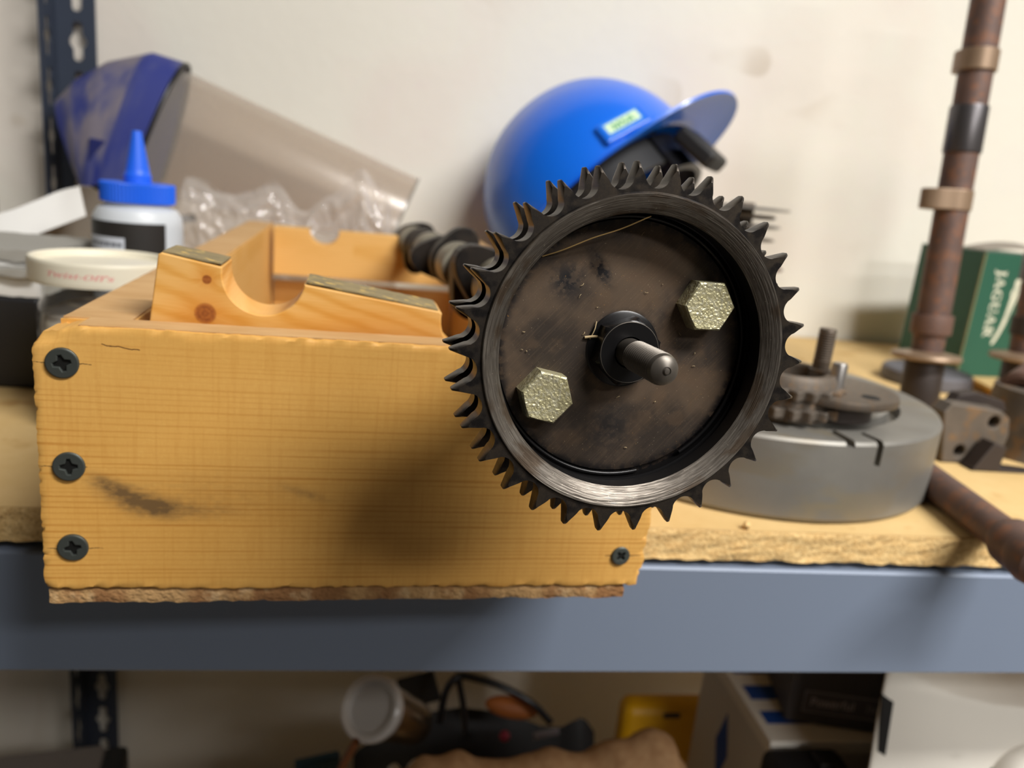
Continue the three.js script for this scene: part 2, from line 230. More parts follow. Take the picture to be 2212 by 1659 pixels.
// ───────────── materials
const M = {
  wall: std({ map: wallTex, bumpMap: wallBump, bumpScale: 0.0003, roughness: 0.85 }),
  room: std({ color: 0x6a655c, roughness: 0.9 }), ceiling: std({ color: 0x8d8a82, roughness: 0.9 }), floor: std({ color: 0x5c5852, roughness: 0.8 }),
  chipTop: std({ map: chipTop, bumpMap: chipBump, bumpScale: 0.0001, roughness: 0.75 }),
  chipEdge: std({ map: chipEdge, bumpMap: chipBump, bumpScale: 0.0004, roughness: 0.9 }),
  beam: std({ color: 0x747f92, roughness: 0.5, metalness: 0.1 }), post: std({ color: 0x3a4252, roughness: 0.5, metalness: 0.2 }),
  front: std({ map: frontTex, bumpMap: frontTex, bumpScale: 0.00005, roughness: 0.62 }), wood: std({ map: woodTex, roughness: 0.65 }), end: std({ map: endTex, roughness: 0.8 }), woodTop: std({ map: dustyTopTex, roughness: 0.75 }),
  cradle: std({ map: cradleTex, roughness: 0.5 }), greyTop: std({ map: greyTopTex, roughness: 0.9 }),
  hardboard: std({ map: tex(512, 128, (u, v) => mix3(mix3([178, 140, 92], [140, 98, 58], smooth(0.35, 0.65, fbm(u * 12, v * 3, 150, 12, 3))), [206, 178, 138], 0.5 * smooth(0.55, 0.8, fbm(u * 30, v * 8, 151, 30, 8))), true, 8, 30), bumpMap: chipBump, bumpScale: 0.0005, roughness: 0.9 }),
  screw: std({ color: 0x5d625e, metalness: 0.75, roughness: 0.42 }), screwHole: std({ color: 0x1a1a18, metalness: 0.5, roughness: 0.6 }),
  toothSteel: std({ map: darkSteel(60), metalness: 0.85, roughness: 0.36, color: 0xf4f0ea }),
  ring: std({ map: ringTex, bumpMap: ringBump, bumpScale: 0.00012, metalness: 0.75, roughness: 0.42 }),
  plate: std({ map: plateTex, roughnessMap: plateRough, roughness: 1, metalness: 0.45 }),
  blackOil: std({ color: 0x1b1a1b, metalness: 0.5, roughness: 0.3 }),
  stud: std({ color: 0x625c55, metalness: 0.6, roughness: 0.4 }),
  zinc: std({ map: zincTex, bumpMap: zincBump, bumpScale: 0.0002, metalness: 0.7, roughness: 0.42 }),
  shaft: std({ map: darkSteel(30), color: 0x948a80, metalness: 0.7, roughness: 0.5 }), journal: std({ color: 0x8d8778, metalness: 0.8, roughness: 0.45 }),
  drum: std({ map: drumTex, metalness: 0.5, roughness: 0.5 }), greySteel: std({ map: brownIron, metalness: 0.6, roughness: 0.5 }), steelPin: std({ color: 0x9b9794, metalness: 0.85, roughness: 0.35 }),
  rust: std({ map: rustTex, metalness: 0.25, roughness: 0.62 }), journalDark: std({ color: 0x5d5a5c, metalness: 0.75, roughness: 0.36 }), journalTan: std({ color: 0x8f7862, metalness: 0.4, roughness: 0.42 }),
  iron: std({ map: brownIron, metalness: 0.35, roughness: 0.6 }), darkIron: std({ color: 0x3b3330, metalness: 0.4, roughness: 0.55 }), hole: std({ color: 0x0d0b0a, roughness: 0.9 }),
  hat: phy({ color: 0x0a66de, roughness: 0.32, clearcoat: 0.4, clearcoatRoughness: 0.15 }), black: std({ color: 0x17171a, roughness: 0.55 }), blackGloss: std({ color: 0x141418, roughness: 0.3 }), strap: std({ color: 0x4c4c52, roughness: 0.6 }),
  navy: std({ map: tex(512, 512, (u, v) => mix3([44, 54, 128], [150, 138, 132], (v < 0.72 ? 0.78 : 0.25) * smooth(0.25, 0.7, fbm(u * 7, v * 6, 160, 7, 6))), true), roughness: 0.55 }),
  window: phy({ color: 0xf2ede8, transmission: 0.9, roughness: 0.22, thickness: 0, ior: 1.45 }),
  film: phy({ color: 0xf6f3f0, transmission: 0.8, roughness: 0.1, thickness: 0, ior: 1.5 }),
  capBlue: std({ color: 0x1c62e4, roughness: 0.45 }), milk: phy({ color: 0xd7dce2, roughness: 0.4, transmission: 0.15, thickness: 0 }),
  jarGlass: phy({ color: 0xeeeeea, transmission: 0.95, roughness: 0.06, thickness: 0, ior: 1.5 }), whiteBits: std({ map: tex(256, 256, (u, v) => mix3([226, 222, 218], [140, 130, 122], smooth(0.45, 0.7, fbm(u * 10, v * 6, 165, 10, 6))), true), roughness: 0.9 }),
  paper: std({ color: 0xd2d0cc, roughness: 0.75 }), greyPaper: std({ color: 0x96938c, roughness: 0.8 }), cardGrey: std({ color: 0x8b8378, roughness: 0.85 }),
  green: std({ color: 0x225644, roughness: 0.55 }), yellow: std({ color: 0xf0a818, roughness: 0.5 }), puck: std({ color: 0x5b5a60, roughness: 0.6 }),
  white: std({ color: 0xe2dcd2, roughness: 0.45 }), carton: std({ color: 0xc9c4be, roughness: 0.7 }), cartonBlue: std({ color: 0x16489c, roughness: 0.6 }), darkBox: std({ color: 0x4a4444, roughness: 0.5 }), boxLine: std({ color: 0x8e868a, roughness: 0.5 }),
  toolYellow: std({ color: 0xd6a008, roughness: 0.45 }), tan: std({ map: tex(256, 256, (u, v) => mix3([196, 158, 116], [160, 118, 80], fbm(u * 6, v * 6, 170, 6, 6)), true, 8, 8), roughness: 0.85 }), orange: std({ color: 0xa8602a, roughness: 0.6 }),
  brownSteel: std({ color: 0x8a7660, metalness: 0.9, roughness: 0.25 }), greyLid: std({ color: 0x77706c, roughness: 0.6 }), teal: std({ color: 0x1f3a46, roughness: 0.6 }), red: std({ color: 0x8c1d34, roughness: 0.5 }), greyLabel: std({ color: 0x8a8488, roughness: 0.5 }),
  housing: std({ color: 0xd8d6d0, roughness: 0.5 }), diffuser: std({ color: 0xffffff, roughness: 0.6, emissive: 0xfffdf9, emissiveIntensity: 1.5 }),
};

// ───────────── the room
const WZ = -893;
structure('wall_back', box(6400, 3000, 100), M.wall, [0, 400, WZ - 50], 'cream painted wall behind the shelf');
structure('wall_left', box(100, 3000, 5200), M.room, [-2650, 400, WZ + 2500], 'side wall of the workshop beyond the rack');
structure('wall_right', box(100, 3000, 5200), M.room, [3250, 400, WZ + 2500], 'side wall of the workshop past the lamp');
structure('wall_front', box(6400, 3000, 100), M.room, [0, 400, WZ + 5050], 'workshop wall across from the shelf');
structure('floor', box(6400, 100, 5400), M.floor, [0, -1110, WZ + 2500], 'grey workshop floor');
structure('ceiling', box(6400, 100, 5400), M.ceiling, [0, 1680, WZ + 2500], 'pale workshop ceiling');
for (const L of LAMPS) {
  const t = thing('ceiling_lamp', L.label, 'lamp', [L.x, L.y, L.z]);
  part('housing', rbox(LW + 40, 66, LD + 30, 6, 0, 37, 0), M.housing, t);
  part('diffuser', rbox(LW, 8, LD, 3), M.diffuser, t);
  const l = new THREE.RectAreaLight(LCOL, L.power, LW * S, LD * S);
  l.position.set(0, -8 * S, 0); l.rotation.x = -Math.PI / 2; l.name = 'tube_light'; t.add(l);
}

// ───────────── storage rack
const SF = -324;                                                    // front edge of the shelf board
{
  const X0 = -345, X1 = 880, SB = -889;
  const t = thing('storage_rack', 'blue-grey steel storage rack with particle board shelves against the wall', 'rack', [0, 0, 0]);
  const bw = X1 - X0, bx = (X0 + X1) / 2;
  for (const y of [0, -625]) {
    const b = part('shelf_board', (() => { const g = new THREE.BoxGeometry(bw, 14.4, SF - SB - 3, 200, 1, 60), p = g.attributes.position; for (let i = 0; i < p.count; i++) if (p.getY(i) > 0 && p.getZ(i) > 270) p.setY(i, p.getY(i) - 0.4 * vn(p.getX(i) * 0.4 + 50, p.getZ(i) + 500, 5)); return boxUV(g.translate(bx, y - 7.2, (SF + SB) / 2 - 1.5)); })(), M.chipTop, t);
    const e = gridGeo(300, 10, (u, v) => { const x = X0 + u * bw, yy = y - 0.1 - v * 14.5; return [x, yy + (v > 0.95 ? -1.2 * vn(x * 0.5, 7, 6) : 0), SF - 1.6 + 1.9 * (vn(x * 0.35, yy * 0.9 + 90, 7) - 0.3) * (v < 0.06 ? 0.35 : 1)]; });
    part('board_edge', boxUV(e), M.chipEdge, b);
  }
  const beam = (y, z0, s) => { const p = [[0, -20], [-1.2, -18.9], [-10, -18.9], [-10, -15], [-44, -15], [-44, -17], [-12, -17], [-12, -74], [-24, -74], [-24, -76], [-1, -76], [0, -75]]; const g = extrude(shape(p.map(([a, b]) => [a, b])), bw, 0); g.rotateY(-Math.PI / 2 * s); return boxUV(g.translate(s > 0 ? X1 : X0, y, z0)); };
  const b1 = beam(0, 0, 1); b1.computeBoundingBox(); b1.translate(X0 - b1.boundingBox.min.x, 0, (SF + 1) - b1.boundingBox.max.z);
  part('front_beam', b1, M.beam, t);
  part('front_beam', b1.clone().translate(0, -625, 0), M.beam, t);
  const b2 = b1.clone().rotateY(Math.PI); b2.computeBoundingBox(); b2.translate(X0 - b2.boundingBox.min.x, 0, SB - b2.boundingBox.min.z);
  part('back_beam', b2, M.beam, t); part('back_beam', b2.clone().translate(0, -625, 0), M.beam, t);
  // slotted angle posts: two flanges with keyhole slots
  const flange = (w) => {
    const s = shape([[0, -1060], [w, -1060], [w, 900], [0, 900]]);
    for (let k = -22; k < 19; k++) { const y = k * 45.6 + 12, h = 19, c = w * 0.56; const q = [[c - 4.6, y - h + 4], [c - 2.5, y - h + 1], [c + 2.5, y - h + 1], [c + 4.6, y - h + 4], [c + 4.6, y - 7], [c + 8, y - 2], [c + 8, y + 2], [c + 4.6, y + 7], [c + 4.6, y + h - 4], [c + 2.5, y + h - 1], [c - 2.5, y + h - 1], [c - 4.6, y + h - 4], [c - 4.6, y + 7], [c - 8, y + 2], [c - 8, y - 2], [c - 4.6, y - 7]]; s.holes.push(new THREE.Path(q.map((p) => new THREE.Vector2(...p)))); }
    return extrude(s, 2, 0);
  };
  const post = (x, z, sx, sz) => {
    const a = flange(38); if (sx < 0) a.scale(-1, 1, 1); a.translate(x, 0, z - (sz > 0 ? 0 : 2));
    const b = flange(38); b.rotateY(-Math.PI / 2); if (sz < 0) b.scale(1, 1, -1); b.translate(x + (sx > 0 ? 2 : 0), 0, z);
    const g = merge([a, b]); g.computeVertexNormals(); part('post', g, M.post, t);
  };
  post(-341, -884, 1, 1); post(X1 + 3, -884, -1, 1); post(-341 - 7, SF + 4, 1, -1); post(X1 + 3, SF + 4, -1, -1);
}

// ───────────── wooden camshaft box (local x along its front, z = 0 at its front face)
const BY = 2.992 * RAD, FZ = 255.45;
const boxPos = [-FZ * Math.sin(BY), 0, -FZ * Math.cos(BY)];
{
  const t = thing('camshaft_box', 'open pine box with a screwed front board, overhanging the shelf edge', 'wooden box', boxPos, BY);
  const base = wornBox(201, 5.4, 474, [100, 3, 80], 0.8, 0.8, 33); part('bottom_board', base.translate(7, 2.8, -238), M.hardboard, t);
  // front board: its face carries the grain of this very board
  const fw = 208, fh = 89.4, fg = wornBox(fw, fh, 14, [140, 70, 6], 1.2, 1.0, 41), fp = fg.attributes.position, fu = fg.attributes.uv;
  for (let i = 0; i < fp.count; i++) {
    let x = fp.getX(i), y = fp.getY(i);
    const c = Math.max(0, 1 - Math.hypot((x + fw / 2) / 14, (y - fh / 2) / 7)); if (c > 0) fp.setXYZ(i, x + c * 2.2, y - c * 3.4 * (0.6 + vn(x * 0.7 + 60, 3, 44)), fp.getZ(i) - c * 1.5);
    const c2 = Math.max(0, 1 - Math.hypot((x - fw / 2) / 9, (y + fh / 2) / 22)); if (c2 > 0) fp.setX(i, fp.getX(i) - c2 * 2.6 * vn(y * 0.5 + 30, 5, 45));
    fu.setXY(i, (x + fw / 2) / fw, (y + fh / 2) / fh);
  }
  part('front_board', toCreasedNormals(fg, 0.7).translate(9.7, 5.6 + fh / 2, -7), M.front, t);
  part('front_board_top', wornBox(192, 0.5, 12, [100, 1, 6], 0.2, 0.15, 46).translate(15, 94.95, -7.3), M.woodTop, t);
  for (const [x0, x1] of [[-90.5, -68.5], [91.5, 112.5]]) {
    const w = x1 - x0, m = (x0 + x1) / 2;
    const s = part('side_board', wornBox(w, 88.6, 458, [8, 20, 60], 0.9, 0.5, 48).translate(m, 5.6 + 44.3, -14.1 - 229), M.wood, t);
    part('board_top', wornBox(w - 1.6, 0.6, 456, [6, 1, 60], 0.25, 0.2, 49).translate(m, 94.4, -14.1 - 229), M.woodTop, s);
  }
  part('back_board', wornBox(158, 40, 12, [30, 10, 3], 0.8, 0.4, 50).translate(11.5, 25.8, -466), M.wood, t);
  // rear cradle with two round notches
  const rail = (() => {
    const s = new THREE.Shape(); s.moveTo(-65, 55); s.lineTo(91, 55); s.lineTo(91, 94.5);
    const notch = (c, r) => { s.lineTo(c + r, 94.5); s.absarc(c, 94.5, r, 0, -Math.PI, true); };
    s.lineTo(64.9, 94.5); s.lineTo(64.9, 90.4); s.absarc(51, 90.4, 13.9, 0, -Math.PI, true); s.lineTo(37.1, 94.5); notch(-24.5, 12.4); s.lineTo(-65, 94.5); s.closePath();
    return extrude(s, 18, 0.5, 20).translate(0, 0, -450);
  })();
  part('rear_cradle', rail, M.wood, t);
  // front cradle block: tilted, with a round notch and the start of a second one
  const s = new THREE.Shape(), tl = [-61, 117.1], sl = -0.147, an = Math.atan(sl), topY = (x) => tl[1] + (x - tl[0]) * sl;
  s.moveTo(-66.5, 62); s.lineTo(-64.3, 94.7); s.lineTo(-61.4, 116.4); s.lineTo(-60.4, topY(-60.4));
  const arc = (cx, r, a0, a1) => { const cy = topY(cx) - 0.6; for (let k = 0; k <= 28; k++) { const a = mix(a0, a1, k / 28) + an; s.lineTo(cx + r * Math.cos(a), cy + r * Math.sin(a)); } };
  arc(-28.6, 13.2, Math.PI, 2 * Math.PI);
  s.lineTo(30.6, topY(30.6));
  arc(44.5, 13.2, Math.PI, 1.62 * Math.PI);
  s.lineTo(56, 88); s.lineTo(86, 86); s.lineTo(83, 46); s.closePath();
  const cg = extrude(s, 22, 0.5, 20), cu = cg.attributes.uv, cp = cg.attributes.position;
  for (let i = 0; i < cp.count; i++) cu.setXY(i, (cp.getX(i) + 68) / 160, (cp.getY(i) - 38) / 80 + cp.getZ(i) * 0.002);
  const c = part('front_cradle', cg.translate(0, 0, -38.5), M.cradle, t);
  for (const [x0, x1] of [[-60.2, -42], [-15, 30.2]]) {
    const w = (x1 - x0) / Math.cos(an), g = wornBox(w, 0.7, 20.6, [30, 1, 12], 0.25, 0.3, 52); g.rotateZ(an); g.translate((x0 + x1) / 2, topY((x0 + x1) / 2) + 0.25, -27.5);
    part('stained_top', g, M.greyTop, c);
  }
  // screws with a cross recess
  const screw = (x, y, r, turn, tilt) => {
    const sh = new THREE.Shape(); sh.absarc(0, 0, r, 0, 2 * Math.PI);
    const a = r * 0.54, b = r * 0.1, k = r * 0.22, q = []; for (let i = 0; i < 4; i++) { const A = i * Math.PI / 2, f = (u, v) => q.push(new THREE.Vector2(u * Math.cos(A) - v * Math.sin(A), u * Math.sin(A) + v * Math.cos(A))); f(k, -b * 2); f(a, -b); f(a, b); f(k, b * 2); }
    sh.holes.push(new THREE.Path(q));
    const h = extrude(sh, 1.3, 0.35, 24); h.rotateZ(turn);
    const m = part('screw', h, M.screw, t, [x, y, -0.35], [tilt, 0.03, 0]);
    part('recess', cyl(r * 0.7, r * 0.5, 0.4, 20).rotateX(Math.PI / 2).translate(0, 0, 0.4), M.screwHole, m);
    const rim = lathe([[r - 0.35, 1.28], [r + 0.05, 1.0], [r + 0.1, 0.2], [r - 0.4, 0]], 32); rim.rotateX(Math.PI / 2); part('rim', rim, M.screw, m);
  };
  screw(-85.5, 83.2, 4.75, 0.25, 0.04); screw(-84.9, 49.4, 4.7, 0.05, -0.03); screw(-84.8, 21.3, 4.6, 0.2, 0.05); screw(103.4, 18.5, 3.5, 0.75, -0.05);
}

// ───────────── camshaft with its double-row sprocket, lying in the box
{
  const ax = new THREE.Vector3(0.09259, 0.03914, 0.99493).normalize(), U = new THREE.Vector3(0, 1, 0).cross(ax).normalize(), V = ax.clone().cross(U);
  const t = thing('camshaft', 'dark oily camshaft with a double-row chain sprocket, lying across the pine box', 'camshaft', [61.633, 110.419, -190.189]);
  t.quaternion.setFromRotationMatrix(new THREE.Matrix4().makeBasis(U, V, ax));
  // toothed ring: a closed cross-section swept round, with 30 teeth in each row
  const NT = 30, PER = 40, N = NT * PER, PH = 2.734021, RP = 44.75, RS = 3.35, RT = 47.9;
  const prof = [];
  for (let i = 0; i < PER; i++) {                                     // one pitch from tip to tip: flank, roller seat, flank
    const f = i / PER * 12 - 6, a = Math.abs(f) * RAD;                // angle from the seat centre
    const s = Math.sin(a) * RP, seat = Math.abs(s) < RS ? RP * Math.cos(a) - Math.sqrt(RS * RS - s * s) : 99, lim = RP * Math.cos(a) - 0.3;
    const e = clamp((Math.abs(f) - 3.9) / (5.72 - 3.9)), flank = 43.7 + (RT - 43.7) * Math.pow(e, 0.92);
    prof.push(Math.abs(f) < 3.9 ? Math.min(seat, 43.7) : Math.min(Math.abs(f) > 5.72 ? RT : flank, RT));
  }
  const pr = (k, lim) => { const v = prof[k % PER]; return v < 43 ? v : 43 + (v - 43) * (lim - 43) / (RT - 43); };
  const rings = [];
  const R0 = (r, z, v) => rings.push({ f: () => r, z, v });
  const RK = (z, lim, v) => rings.push({ f: (k) => pr(k, lim), z, v });
  R0(40.3, 3.0, 0); R0(40.6, 2.6, 0.03); RK(2.6, 46.2, 0.1); RK(2.1, 47.0, 0.14); RK(1.5, 47.6, 0.18); RK(0.9, 47.9, 0.22); RK(-0.9, 47.9, 0.3); RK(-1.5, 47.6, 0.34); RK(-2.1, 47.0, 0.38); RK(-2.6, 46.2, 0.42);
  R0(39.4, -2.6, 0.46); R0(39.4, -7.64, 0.5);
  RK(-7.64, 46.2, 0.55); RK(-8.14, 47.0, 0.58); RK(-8.74, 47.6, 0.62); RK(-9.34, 47.9, 0.66); RK(-11.14, 47.9, 0.7); RK(-11.74, 47.6, 0.74); RK(-12.34, 47.0, 0.78); RK(-12.84, 46.2, 0.82); R0(37, -12.84, 0.9); R0(35.9, -12.84, 1);
  const pos = [], uv = [], idx = [];
  rings.forEach((q) => { for (let k = 0; k <= N; k++) { const a = PH + 0 + (k / PER) * 12 * RAD, r = q.f(k); pos.push(r * Math.cos(a), r * Math.sin(a), q.z); uv.push(a * 42 * S, r * S); } });
  for (let j = 0; j < rings.length - 1; j++) for (let k = 0; k < N; k++) { const a = j * (N + 1) + k, b = a + 1, c = a + N + 1, d = c + 1; idx.push(a, c, b, b, c, d); }
  const sg = new THREE.BufferGeometry(); sg.setAttribute('position', new THREE.Float32BufferAttribute(pos, 3)); sg.setAttribute('uv', new THREE.Float32BufferAttribute(uv, 2)); sg.setIndex(idx);
  const sp = part('sprocket', toCreasedNormals(sg.toNonIndexed(), 0.55), M.toothSteel, t);
  sp.userData.label = 'dark steel sprocket with two rows of thirty teeth';
  const ringLathe = (pts) => { const g = toCreasedNormals(new THREE.LatheGeometry(pts.map((p) => new THREE.Vector2(p[0], p[1])), 180), 0.5); g.rotateX(Math.PI / 2); const u = g.attributes.uv, p = g.attributes.position; for (let i = 0; i < u.count; i++) u.setXY(i, u.getX(i), Math.hypot(p.getX(i), p.getY(i)) / 16 + p.getZ(i) * 0.03); return g; };
  part('bevel_ring', ringLathe([[40.32, 2.9], [40.1, 3.2], [39.7, 3.15], [35.9, 0.5], [35.5, 0.1]]), M.ring, sp);
  part('inner_wall', ringLathe([[35.5, 0.1], [35.45, -4.6], [36.4, -4.9], [36.4, -6.4], [35.6, -6.6], [35.6, -12]]), M.blackOil, sp);
  const plate = part('centre_plate', (() => { const g = toCreasedNormals(new THREE.LatheGeometry([[0.001, -8.4], [33.8, -8.4], [34.4, -9.3], [35.7, -9.5], [35.7, -12.5], [0.001, -12.5]].map((p) => new THREE.Vector2(...p)), 128), 0.4); g.rotateX(Math.PI / 2); const u = g.attributes.uv, p = g.attributes.position; for (let i = 0; i < u.count; i++) u.setXY(i, p.getX(i) / 70 + 0.5, p.getY(i) / 70 + 0.5); return g; })(), M.plate, t);
  part('snap_ring', (() => { const g = new THREE.TorusGeometry(34.7, 0.55, 8, 140, 5.9); g.rotateZ(-0.95); return g.translate(0, 0, -7.9); })(), M.blackOil, plate);
  // two plated hexagon bolts
  const hexHead = (R, turn, layers) => {                              // layers: [share of R, z, how round]
    const n = 72, ps = [], ix = [];
    layers.forEach(([k0, z, rd]) => { for (let k = 0; k <= n; k++) { const a = k / n * 2 * Math.PI, hx = Math.cos(Math.PI / 6) / Math.cos(mod(a, Math.PI / 3) - Math.PI / 6), rad = Math.min(R * hx, R * k0 * mix(hx, 1, rd)); ps.push(rad * Math.cos(a + turn), rad * Math.sin(a + turn), z); } });
    for (let j = 0; j < layers.length - 1; j++) for (let k = 0; k < n; k++) { const a = j * (n + 1) + k, b = a + 1, c = a + n + 1, d = c + 1; ix.push(a, b, c, b, d, c); }
    const g = new THREE.BufferGeometry(); g.setAttribute('position', new THREE.Float32BufferAttribute(ps, 3)); g.setIndex(ix); return boxUV(toCreasedNormals(g.toNonIndexed(), 0.5));
  };
  const bolt = (x, y, turn) => { const b = part('hex_bolt', hexHead(7.35, turn, [[1, 0, 0], [1, 4.3, 0], [0.975, 4.9, 0.05], [0.9, 5.3, 0.25], [0.6, 5.15, 0.8], [0.001, 5.0, 1]]), M.zinc, t, [x, y, -8.4]); b.userData.label = 'pale yellow plated hexagon bolt'; };
  bolt(-20.92, -12.83, -0.2); bolt(21.03, 13.19, 0.02);
  // stud and nut in the middle
  const nt = part('stud_nut', hexHead(9.3, 0.32, [[1, 0, 0], [1, 4.2, 0], [0.9, 5.2, 1], [0.86, 5.45, 1], [0.45, 5.45, 1]]), M.blackOil, t, [0, 0, -8.4]);
  part('washer_edge', new THREE.TorusGeometry(7.95, 0.17, 8, 72).translate(0, 0, 5.3), M.stud, nt);
  part('base_collar', lathe([[0.1, 0.5], [9.6, 0.5], [10.2, 0.1], [10.2, -0.3]], 64).rotateX(Math.PI / 2), M.blackOil, nt);
  const thr = [[0.01, -4], [3.75, -4], [3.75, 1.5]]; for (let z = 2; z < 17.5; z += 1.06) thr.push([4.0, z], [4.0, z + 0.2], [3.35, z + 0.55], [3.35, z + 0.64]); thr.push([3.9, 17.6], [3.5, 18.8], [2.6, 19.6], [1.1, 20.1], [1.0, 19.8], [0.6, 20.4], [0.01, 20.5]);
  part('stud', lathe(thr, 48, 0.5).rotateX(Math.PI / 2), M.stud, t);
  // the shaft behind the sprocket: neck, journals and lobes
  const Z = (list) => lathe(list.map(([r, z]) => [r, z]), 48, 0.5).rotateX(Math.PI / 2);
  part('shaft', Z([[0.01, -12.5], [25, -12.5], [25, -22], [13, -23], [12.3, -30], [12.3, -92], [10.6, -96], [10.6, -538], [9.5, -542], [0.01, -542]]), M.shaft, t);
  for (const z of [-130, -250, -372, -492]) part('journal', Z([[10, z], [13, z], [13.4, z - 1], [13.4, z - 27], [13, z - 28], [10, z - 28]]), M.journal, t);
  const lobe = (z, a) => { const s = []; for (let k = 0; k < 48; k++) { const q = k / 48 * 2 * Math.PI, lift = 8.5 * Math.exp(-Math.pow(Math.atan2(Math.sin(q), Math.cos(q)) / 0.62, 2)); s.push([(14.2 + lift) * Math.cos(q), (14.2 + lift) * Math.sin(q)]); } const g = extrude(shape(s), 15, 0.6); g.rotateZ(a); part('lobe', g.translate(0, 0, z), M.shaft, t); };
  [[-125, 0.4], [-182, 2.5], [-216, 4.4], [-300, 1.2], [-336, 3.2], [-424, 5.2], [-458, -1.9], [-540, 0.6]].forEach(([z, a]) => lobe(z, a));
  // a fine hair and lint caught on the oily face
  const hair = part('hair', tube([[-24.5, 22.6, -8.1], [-20, 24.6, -6.4], [-13, 28.2, -4.8], [-6, 31.2, -3.4], [0.5, 34.9, -1.2]], 0.17, 40, 6), std({ color: 0xc8a468, roughness: 0.5 }), t); hair.userData.label = 'fine golden hair';
  const lint = []; for (let i = 0; i < 20; i++) { const a = rr(0, 6.28), r = rr(9.5, 33), x = r * Math.cos(a), y = r * Math.sin(a); if (Math.hypot(x + 21, y + 13) < 9 || Math.hypot(x - 21, y - 13) < 9) continue; const b = rr(0, 6.28), l = rr(0.3, 1.3); lint.push(tube([[x, y, -8.2], [x + l * 0.5 * Math.cos(b), y + l * 0.5 * Math.sin(b), -8.0], [x + l * Math.cos(b + 0.25), y + l * Math.sin(b + 0.25), -8.15]], rr(0.04, 0.09), 8, 5)); }
  lint.push(tube([[-9.5, 2.2, -8], [-8.6, 5, -7.6], [-8.2, 7, -8]], 0.16, 10, 5), tube([[-11, 2.6, -8], [-8.6, 3.0, -7.7], [-6.6, 2.9, -8]], 0.38, 10, 6));
  const lt = part('lint', merge(lint), std({ color: 0xb09a74, roughness: 0.8 }), t); lt.userData.kind = 'stuff';
}

// ───────────── hard hat
{
  const hc = atZ(1298, 440, -786), HATC = [hc.x, hc.y, hc.z], pt = 45 * RAD, ro = 30 * RAD, F = new THREE.Vector3(Math.cos(pt), Math.sin(pt), 0.12).normalize(), U0 = new THREE.Vector3(-Math.sin(pt), Math.cos(pt), 0), U = U0.multiplyScalar(Math.cos(ro)).add(new THREE.Vector3(0, 0, -Math.sin(ro))); U.addScaledVector(F, -U.dot(F)).normalize();
  const t = thing('hard_hat', 'glossy blue hard hat tipped back with its peak raised', 'hard hat', HATC);
  t.quaternion.setFromRotationMatrix(new THREE.Matrix4().makeBasis(F, U, F.clone().cross(U)));
  const A = 110, B = 96, H = 119;
  const rim = (a) => { const f = Math.max(0, Math.cos(a)); return 7 + 42 * Math.pow(f, 2.2) * smooth(-0.1, 0.5, Math.cos(a)); };
  const P = (u, v) => {
    const a = u * 2 * Math.PI, ca = Math.cos(a), sa = Math.sin(a);
    if (v < 0.8) {
      const f = v / 0.8 * Math.PI / 2, s = Math.pow(Math.sin(f), 0.92), x = A * ca * s, z = B * sa * s;
      const ridge = 7 * Math.exp(-(z * z) / 260) * smooth(0.05, 0.5, Math.cos(f) + 0.1) + 3.2 * Math.exp(-Math.pow((Math.abs(z) - 42) / 9, 2)) * Math.cos(f);
      return [x, H * Math.pow(Math.cos(f), 0.86) + ridge, z];
    }
    const e = (v - 0.8) / 0.2 * rim(a); return [(A + e) * ca, -0.5 - 0.0018 * e * e * 1.2 - (v > 0.99 ? 0.5 : 0), (B + e * (0.35 + 0.65 * Math.abs(ca))) * sa];
  };
  const shellM = part('shell', shell(120, 60, (u, v) => P(1 - u, v), 2.6), M.hat, t);
  const blk = (u, v, w, h, d) => rbox(w, h, d, 2.5);
  // accessory block on the side with the maker's sticker
  const q = 1.08, sx = A * Math.cos(q), sz = B * Math.sin(q);
  const bk = part('accessory_block', rbox(48, 22, 8, 3), M.hat, shellM, [sx + 1, 14, sz + 0], [-0.12, Math.PI / 2 - q - 0.12, 0]);
  const stickerTex = canvasTex(256, 128, (c, w, h) => { c.fillStyle = '#2f7fe0'; c.fillRect(0, 0, w, h); c.fillStyle = '#cfe9c4'; c.fillRect(14, 22, w - 28, h - 44); c.fillStyle = '#2a8a58'; c.font = 'bold 74px sans-serif'; c.textAlign = 'center'; c.textBaseline = 'middle'; c.fillText('MSA', w / 2, h / 2 + 4); });
  part('sticker', new THREE.PlaneGeometry(38, 16).translate(0, 1.5, 4.25), std({ map: stickerTex, roughness: 0.4 }), bk);
  // suspension inside
  const band = shell(80, 3, (u, v) => { const a = u * 2 * Math.PI; return [(A - 20) * Math.cos(a), -26 + v * 30, (B - 17) * Math.sin(a)]; }, 3);
  part('headband', band, M.black, t);
  part('headband_pad', shell(30, 3, (u, v) => { const a = (u - 0.5) * 1.5; return [(A - 16) * Math.cos(a), -38 + v * 40, (B - 13) * Math.sin(a)]; }, 6), M.blackGloss, t);
  for (const s of [-1, 1]) part('strap', tube([[A * 0.7, 6, s * B * 0.55], [20, 62, s * 34], [0, 72, 0]], 5, 20, 6), M.strap, t);
  part('ratchet_knob', rbox(16, 44, 46, 5), M.black, t, [A - 12, -34, 40], [0, -0.3, 0.1]);
}

solo('pine_block', boxUV(wornBox(96, 43, 84, [20, 10, 18], 1, 0.6, 88)), M.wood, 'pine offcut propping up the blue hard hat', 'wood block', [136, 21.6, -790], [0, 0.1, 0]);

